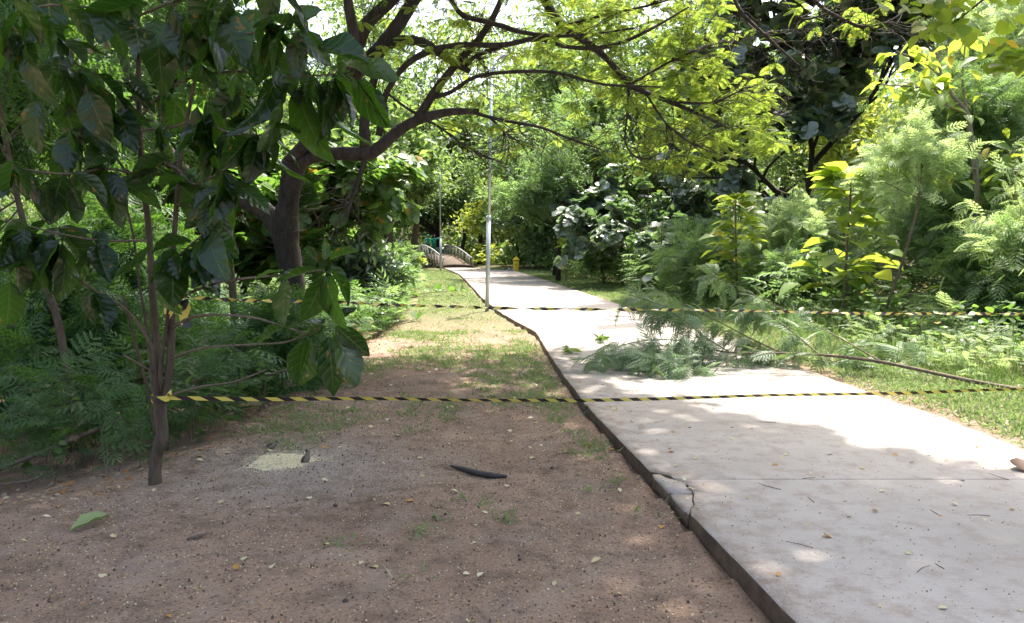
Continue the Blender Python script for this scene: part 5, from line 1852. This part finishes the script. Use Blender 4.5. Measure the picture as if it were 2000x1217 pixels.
# slender bent tree and leaning stems at the right
sl = thing('slender_tree', 'slender bent grey tree with light leaves rising at the right', 'tree', tuple(W(1920, 660, 14)))
P, r = px_path([(1922, 665, 0, 7), (1917, 560, 0, 6.5), (1912, 450, 0, 6), (1908, 360, 0, 5.5), (1897, 270, 0, 5), (1888, 220, 0, 4.6), (1860, 185, 0, 3.8), (1838, 145, 0, 3), (1828, 100, 0, 2)], 14)
ac = Acc(); ac.tube(P, r, 9, 5, True, .03)
part('trunk', ac, M['bark_pale'], sl, smooth=True)
SB = [[(1885, 218, 0, 3), (1855, 210, -.1, 2.5), (1830, 180, -.2, 2), (1815, 150, -.2, 1.2)], [(1908, 330, 0, 3), (1880, 330, -.2, 2), (1840, 345, -.3, 1.4), (1800, 340, -.4, 1)], [(1910, 400, 0, 3), (1945, 380, -.1, 2), (1985, 352, -.2, 1.4)],
      [(1895, 250, 0, 2.4), (1880, 160, .2, 2), (1888, 60, .3, 1.2)], [(1910, 300, 0, 2.4), (1950, 310, .1, 2), (1990, 290, .2, 1.2)], [(1838, 150, 0, 2), (1800, 120, -.2, 1.6), (1750, 100, -.3, 1)], [(1850, 175, 0, 2), (1790, 170, -.2, 1.6), (1720, 165, -.3, 1)]]
B, D, N, L = [], [], [], []
for s in SB:
    P, r = px_path(s, 14)
    ac = Acc(); ac.tube(P, r, 6, 4, True)
    part('branch', ac, M['bark_pale'], sl, smooth=True)
    S = spline(P, r, 6)[0]
    for _ in range(20):
        p = S[int(R.uniform(.3, 1) * (len(S) - 1))] + R.normal(size=3) * .16
        v = rnd_dir(1)[0]; v[2] = v[2] * .4 - .25
        B.append(p); D.append(nrm(v)); N.append(nrm(np.array([0, -.1, 1]) + R.normal(size=3) * .35)); L.append(R.uniform(.22, .4))
leaf_parts('leaf', [tmesh(T_LANCE, 'leaf', M['sapling'])], B, D, N, np.array(L), np.array(L) * .6, sl)


def thin_tree(label, lst, Y, nf, fm, L, m='bark_brown'):
    P, r = px_path(lst, Y)
    P[0, 2] = min(P[0, 2], float(gz(P[0, 0], P[0, 1]))) - .03
    root = thing('thin_tree', label, 'tree', tuple(P[0]))
    ac = Acc(); ac.tube(P, r, 8, 4, True, .03)
    part('trunk', ac, M[m], root, smooth=True)
    S = spline(P, r, 8)[0]
    tips = []
    segs = []
    for _ in range(7):
        i = int(R.uniform(.6, 1) * (len(S) - 1))
        grow(S[i], nrm(rnd_dir(1)[0] + [0, 0, .5]), R.uniform(.5, 1.1), .01, 1, segs, tips, .1, .8, (1, 2))
    ac = Acc(); wood(ac, segs, .001)
    part('limbs', ac, M[m], root, 'stuff')
    ac = Acc(); spray(ac, tips, T_FROND_M, nf, .14, L)
    part('crown', ac, M[fm], root, 'stuff')
    return root


thin_tree('thin leaning trunk at the left edge of the undergrowth', [(140, 795, 0, 8), (125, 690, 0, 7.5), (105, 600, 0, 7), (82, 545, 0, 7), (50, 450, 0, 6), (20, 320, 0, 5), (-10, 150, 0, 4)], 7.2, 3, 'feather_dark', .36)
thin_tree('thin straight trunk between the large leaved tree and the forked one', [(461, 668, 0, 6.5), (456, 590, 0, 7), (446, 480, 0, 6.5), (438, 400, 0, 6), (430, 250, 0, 5), (425, 80, 0, 4)], 10.5, 3, 'feather_dark', .4)
thin_tree('leaning feathery thin tree just right of the bright sapling', [(1690, 690, 0, 3.2), (1735, 590, 0, 3), (1772, 480, 0, 2.8), (1795, 390, 0, 2.2), (1800, 320, 0, 1.5)], 13.2, 8, 'feather_bright', .24, 'twig')
thin_tree('leaning thin feathery stem crossing the upper tape on the far right', [(1880, 700, 0, 2.6), (1930, 620, 0, 2.4), (1975, 545, 0, 2), (2010, 470, 0, 1.5)], 12.2, 4, 'feather_bright', .32, 'twig')

# shrubs
def shrub(label, px_, Y, h, w, fm, T, L, per, n=9, wr=None):
    X = (px_ - 1000) * Y / 1500
    b = np.array([X, Y, float(gz(X, Y)) - .03])
    root = thing('shrub', label, 'shrub', tuple(b))
    segs, tips = [], []
    for i in range(n):
        az = i * 2.4
        el = R.uniform(.5, 1.5)
        d = np.array([math.cos(az) * math.cos(el) * w / h, math.sin(az) * math.cos(el) * w / h, math.sin(el)])
        grow(b, d, h * R.uniform(.5, .75), .012, 2, segs, tips, .15, .8, (2, 3))
    ac = Acc(); wood(ac, segs, .001)
    part('stems', ac, M['twig'], root, 'stuff')
    ac = Acc(); spray(ac, tips, T, per, .12, L, wr=wr)
    part('crown', ac, M[fm], root, 'stuff')


shrub('dark drooping leafy shrub beside the path left of the footbridge', 690, 17.5, 1.5, .7, 'terminalia_dark', T_LANCE, .24, 5, wr=.45)
shrub('leafy sunlit shrub on the bank before the footbridge', 762, 34, 1.5, 1.4, 'feather', T_FROND_L, .4, 4)
shrub('feathery shrub under the forked tree at the soil edge', 520, 9.3, .9, 1.2, 'feather_dark', T_FROND_M, .3, 2, 6)
shrub('bushy green shrub right of the far lawn', 1180, 30, 1.7, 1.8, 'far', T_OVAL, .2, 5, wr=.6)
shrub('dense feathery shrub behind the narrow sapling', 1390, 20.5, 1.7, 1.6, 'feather', T_FROND_M, .34, 3)
shrub('feathery shrub below the bright oval leaved sapling', 1560, 16.5, 1.2, 1.5, 'feather', T_FROND_M, .34, 3)
shrub('feathery shrub at the far right edge above the grass', 1985, 12.0, 1.3, 1.2, 'feather', T_FROND_M, .32, 3)
shrub('dark shrub under the big dark broadleaf tree', 1330, 27, 2.6, 2.2, 'far_dark', T_OVAL, .24, 5, wr=.55)
shrub('bright feathery shrub between the two yellow green saplings', 1570, 18.5, 2.3, 1.3, 'feather_bright', T_FROND_M, .25, 6)
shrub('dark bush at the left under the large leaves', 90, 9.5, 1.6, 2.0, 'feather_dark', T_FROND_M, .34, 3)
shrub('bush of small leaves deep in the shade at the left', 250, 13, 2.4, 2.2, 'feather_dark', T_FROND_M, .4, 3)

# sticks on the wood floor at the left
for lst, Y, lab in [([(-20, 925, 0, 4), (90, 880, .1, 4.5), (160, 850, .3, 5), (200, 835, .5, 5), (245, 812, .6, 4)], 5.9, 'thick dead branch lying slantwise at the left below the undergrowth'),
                    ([(-20, 950, 0, 2.5), (60, 938, .1, 2.5), (85, 925, .2, 2)], 5.5, 'short dead stick at the left edge beside the soil'),
                    ([(190, 898, 0, 2), (250, 880, .1, 2), (300, 868, .2, 1.6)], 6.0, 'thin dead twig behind the base of the large leaved tree'),
                    ([(420, 760, 0, 2), (500, 740, .2, 2), (560, 722, .3, 1.5)], 7.6, 'thin bare twig leaning over the soil edge')]:
    P, r = px_path(lst, Y)
    ac = Acc(); ac.tube(P, r, 7, 5, True, .05)
    solo('dead_branch', ac, M['stick'], lab, 'branch', 'dead branches at the left', True, P[0])

# ------------------------------------------------------------------ grain, birds, pod and small things on the ground
R = np.random.default_rng(119)
n = 7000
aa = R.uniform(0, 6.28, n)
rr_ = .235 * np.sqrt(R.uniform(0, 1, n)) * (1 + .10 * np.sin(3 * aa + 1) + .07 * np.sin(7 * aa)) * (1 + .35 * np.abs(R.normal(size=n)) * (R.uniform(0, 1, n) > .7))
X = PILE[0] + rr_ * np.cos(aa); Y = PILE[1] + rr_ * np.sin(aa)
q = on_ground(X, Y, .002 + .016 * np.clip(1 - rr_ / .24, 0, 1) * R.uniform(.3, 1, n))
T_GRAIN = (np.array([[0, 0, -.2], [.5, .4, 0], [1, 0, -.2], [.5, -.4, 0], [.5, 0, .35]]), np.array([[0, 1, 4], [1, 2, 4], [2, 3, 4], [3, 0, 4]]))
ac = Acc()
d = rnd_dir(n); d[:, 2] *= .3
ac.scatter(T_GRAIN, q, d, nrm(R.normal(size=(n, 3)) * .3 + [0, 0, 1]), R.uniform(.006, .011, n))
tag(solo('grain', ac, M['grain'], None, None), kind='stuff')
n = 7000                                                  # crumbs and grit of the soil itself
Y = 2.9 + 6.5 * R.uniform(0, 1, n) ** 1.2
X = XB(Y) + (XL(Y) - XB(Y)) * R.uniform(0, 1, n)
ac = Acc()
ac.scatter((T_GRAIN[0] * [1, 1, 1.6], T_GRAIN[1]), on_ground(X, Y, .003), rnd_dir(n) * [1, 1, .3], nrm(R.normal(size=(n, 3)) * .4 + [0, 0, 1]), .005 + .016 * R.uniform(0, 1, n) ** 3)
tag(solo('soil_crumbs', ac, M['crumb'], None, None), kind='stuff')
n = 3200                                                  # grit and flower bits on the slabs
Y = 2.9 + 7 * R.uniform(0, 1, n) ** 1.1
X = XL(Y) + .02 + (XR(Y) - XL(Y)) * R.uniform(0, 1, n) ** 1.5
ac = Acc()
d = rnd_dir(n); d[:, 2] *= .2
ac.scatter(T_GRAIN, np.stack([X, Y, np.full(n, .003)], -1), d, nrm(R.normal(size=(n, 3)) * .3 + [0, 0, 1]), .004 + .011 * R.uniform(0, 1, n) ** 2)
tag(solo('path_grit', ac, M['litter'], None, None), kind='stuff')
n = 5200                                                  # husks and chips strewn over the soil
Y = 3.1 + 5.0 * R.uniform(0, 1, n) ** 1.1
X = -2.9 + 3.9 * R.uniform(0, 1, n) ** 1.15
ok = (X > XB(Y) + .1) & (X < XL(Y) - .05)
X, Y = X[ok], Y[ok]
n = len(X)
ac = Acc()
d = rnd_dir(n); d[:, 2] *= .2
ac.scatter(T_GRAIN, on_ground(X, Y, .004), d, nrm(R.normal(size=(n, 3)) * .3 + [0, 0, 1]), R.uniform(.006, .016, n))
tag(solo('husks', ac, M['dry_leaf'], None, None), kind='stuff')


def sparrow(label, loc, rz, pitch, s=1.0):
    root = thing('sparrow', label, 'bird', loc, 'sparrows at the grain', rz)
    root.scale = (s, s, s)
    c, sn = math.cos(pitch), math.sin(pitch)
    rt_ = lambda x, z: (x * c - z * sn, 0, .035 + x * sn + z * c)
    ac = Acc()
    ac.tube([rt_(-.05, 0), rt_(-.035, 0), rt_(-.01, 0), rt_(.015, .003), rt_(.035, .012), rt_(.048, .02), rt_(.058, .024), rt_(.068, .024)], [.008, .020, .028, .026, .018, .018, .016, .006], 10, 3, True)
    part('body', ac, M['feather_pale'], root, world=False, smooth=True)
    ac = Acc()
    ac.tube([rt_(-.055, .012), rt_(-.03, .016), rt_(.0, .018), rt_(.02, .014)], [.006, .02, .023, .012], 8, 3, True, 0, .7)
    part('wings', ac, M['feather_brown'], root, world=False, smooth=True)
    ac = Acc()
    ac.tube([rt_(-.045, .004), rt_(-.075, .002), rt_(-.1, 0)], [.009, .011, .009], 6, 2, True, 0, .3)
    part('tail', ac, M['feather_brown'], root, world=False, smooth=True)
    ac = Acc()
    ac.tube([rt_(.044, .034), rt_(.056, .036), rt_(.064, .032)], [.01, .014, .008], 8, 2, True)
    part('crown_cap', ac, M['feather_brown'], root, world=False, smooth=True)
    ac = Acc()
    ac.tube([rt_(.066, .023), rt_(.082, .02)], [.006, .001], 6, 1, True)
    part('beak', ac, M['beak'], root, world=False, smooth=True)
    for sd in (-1, 1):
        ac = Acc()
        p = rt_(-.005, -.018)
        ac.tube([(p[0], sd * .010, p[2]), (p[0] + .004, sd * .011, .012), (p[0] - .002, sd * .012, .001), (p[0] + .018, sd * .013, .001)], [.004, .0022, .002, .0015], 5, 1, True)
        part('leg', ac, M['beak'], root, world=False)
        ac = Acc()
        e_ = rt_(.058, .028)
        ac.tube([(e_[0], sd * .013, e_[2]), (e_[0], sd * .0165, e_[2])], [.003, .002], 6, 1, True)
        part('eye', ac, M['hair'], root, world=False)


p = G(599, 903, -.095)
sparrow('upright brown sparrow at the right edge of the grain patch', (p[0], p[1], float(gz(p[0], p[1]))), .35, .95, .95)
p = G(531, 879, -.095)
sparrow('smaller crouching sparrow behind the grain patch', (p[0], p[1], float(gz(p[0], p[1]))), .2, .15, .8)

# long dark pod
P = np.array([G(x, y, -.08) for x, y in [(880, 907), (905, 913), (935, 922), (962, 927), (990, 929)]])
P[:, 2] = gz(P[:, 0], P[:, 1]) + .018
ac = Acc(); ac.tube(P, [.010, .026, .030, .029, .014], 10, 5, True, .05, .8)
solo('seed_pod', ac, M['pod'], 'long flat dark seed pod lying on the soil', 'seed pod', None, True, P[0])
P = np.array([G(x, y, -.08) for x, y in [(365, 1060), (385, 1056), (410, 1049)]])
P[:, 2] = gz(P[:, 0], P[:, 1]) + .012
ac = Acc(); ac.tube(P, [.006, .016, .006], 8, 4, True, .06, .5)
solo('seed_pod', ac, M['stick'], 'short curled brown pod in the shade left of the grain', 'seed pod', None, True, P[0])

# single large leaves on the ground
def ground_leaf(px_, py_, ex, ey, mesh_, label, name, wr, z=-.085, lift=.02):
    p, e = G(px_, py_, z), G(ex, ey, z)
    l = float(np.linalg.norm(e - p))
    o_ = link(name, mesh_)
    zz = max(float(gz(p[0], p[1])), float(pz(p[1])) if p[0] > XL(p[1]) else -9)
    o_.matrix_basis = frame(np.array([p[0], p[1], zz + lift]), e - p, (0.05, -.1, 1), l, l * wr)
    return tag(o_, label, 'leaf')


gl = noni_leaf(2)
gl.materials.clear()
gl.materials.append(leaf_mat('shed_green_leaf', (.20, .26, .10), (.22, .28, .12), (.2, .3, .05), (.2, .3, .05), .2, .5, .4))
ground_leaf(222, 1007, 137, 1034, gl, 'large pale green leaf lying in the shade at the left', 'shed_leaf', .42)
br = tmesh(t_blade([.26, .46, .5, .44, .24], -.25, .25), 'brown_leaf', M['brown_leaf'])
ground_leaf(2008, 926, 1984, 910, br, 'big curled brown leaf on the path at the right edge', 'shed_leaf', .8, .0, .01)

# dry leaves, each a thing
DRY = [tmesh(t_blade([.3, .46, .36], s, f_), 'dry_leaf', M['dry_leaf']) for s, f_ in ((.1, .3), (-.25, .4), (.25, .1))]


def dry(X, Y, z, label, group, L):
    o_ = link('dry_leaf', DRY[int(R.integers(3))])
    az = R.uniform(0, 6.28)
    o_.matrix_basis = frame(np.array([X, Y, z]), (math.cos(az), math.sin(az), R.normal() * .08), (R.normal() * .2, R.normal() * .2, 1), L, L * R.uniform(.7, 1.0))
    tag(o_, label, 'leaf', group)


for _ in range(150):
    y = 3.0 + 6.5 * random.random() ** .9
    x = XL(y) + .05 + (XR(y) - XL(y) - .1) * random.random() ** 1.35
    if y > 8.8: continue
    dry(x, y, .006, 'small pale dry leaf lying on the concrete path', 'dry leaves on the concrete path', R.uniform(.024, .052))
for _ in range(170):
    y = 3.0 + 7.5 * random.random()
    x = XB(y) + .2 + (XL(y) - .15 - XB(y)) * random.random()
    if x > XL(y) - .05: continue
    dry(x, y, float(gz(x, y)) + .007, 'small yellowish dry leaf lying on the bare soil', 'dry leaves on the bare soil', R.uniform(.03, .065))
# twigs
for _ in range(38):
    on = random.random() < .6
    y = 3.1 + 5.2 * random.random()
    x = XL(y) + .15 + 2.4 * random.random() if on else XB(y) + .3 + (XL(y) - .5 - XB(y)) * random.random()
    z = .005 if on else float(gz(x, y)) + .006
    az, l = R.uniform(0, 3.14), R.uniform(.06, .2)
    d = np.array([math.cos(az), math.sin(az), 0]) * l
    c = np.array([x, y, z])
    ac = Acc(); ac.tube([c, c + d * .5 + R.normal(size=3) * [.008, .008, .002], c + d], [.0019, .0017, .001], 4, 2, False)
    solo('twig', ac, M['stick'], 'thin dry twig lying on the concrete path' if on else 'thin dry twig lying on the bare soil', 'twig', 'twigs on the path' if on else 'twigs on the soil', False, c)
for px_, py_, s in [(655, 993, .017), (1078, 915, .012), (870, 1010, .01), (1015, 1100, .01), (675, 1187, .015)]:
    p = G(px_, py_, -.09)
    z = float(gz(p[0], p[1]))
    c = np.array([p[0], p[1], z + s * .5])
    ac = Acc(); ac.tube([c + [0, 0, -s], c + [0, 0, -s * .5], c, c + [0, 0, s * .6], c + [0, 0, s]], [s * .3, s * .9, s, s * .8, s * .25], 8, 2, True, .06)
    solo('nut', ac, M['stone'], 'small round dark nut lying on the bare soil', 'nut', 'nuts on the soil', True, c)
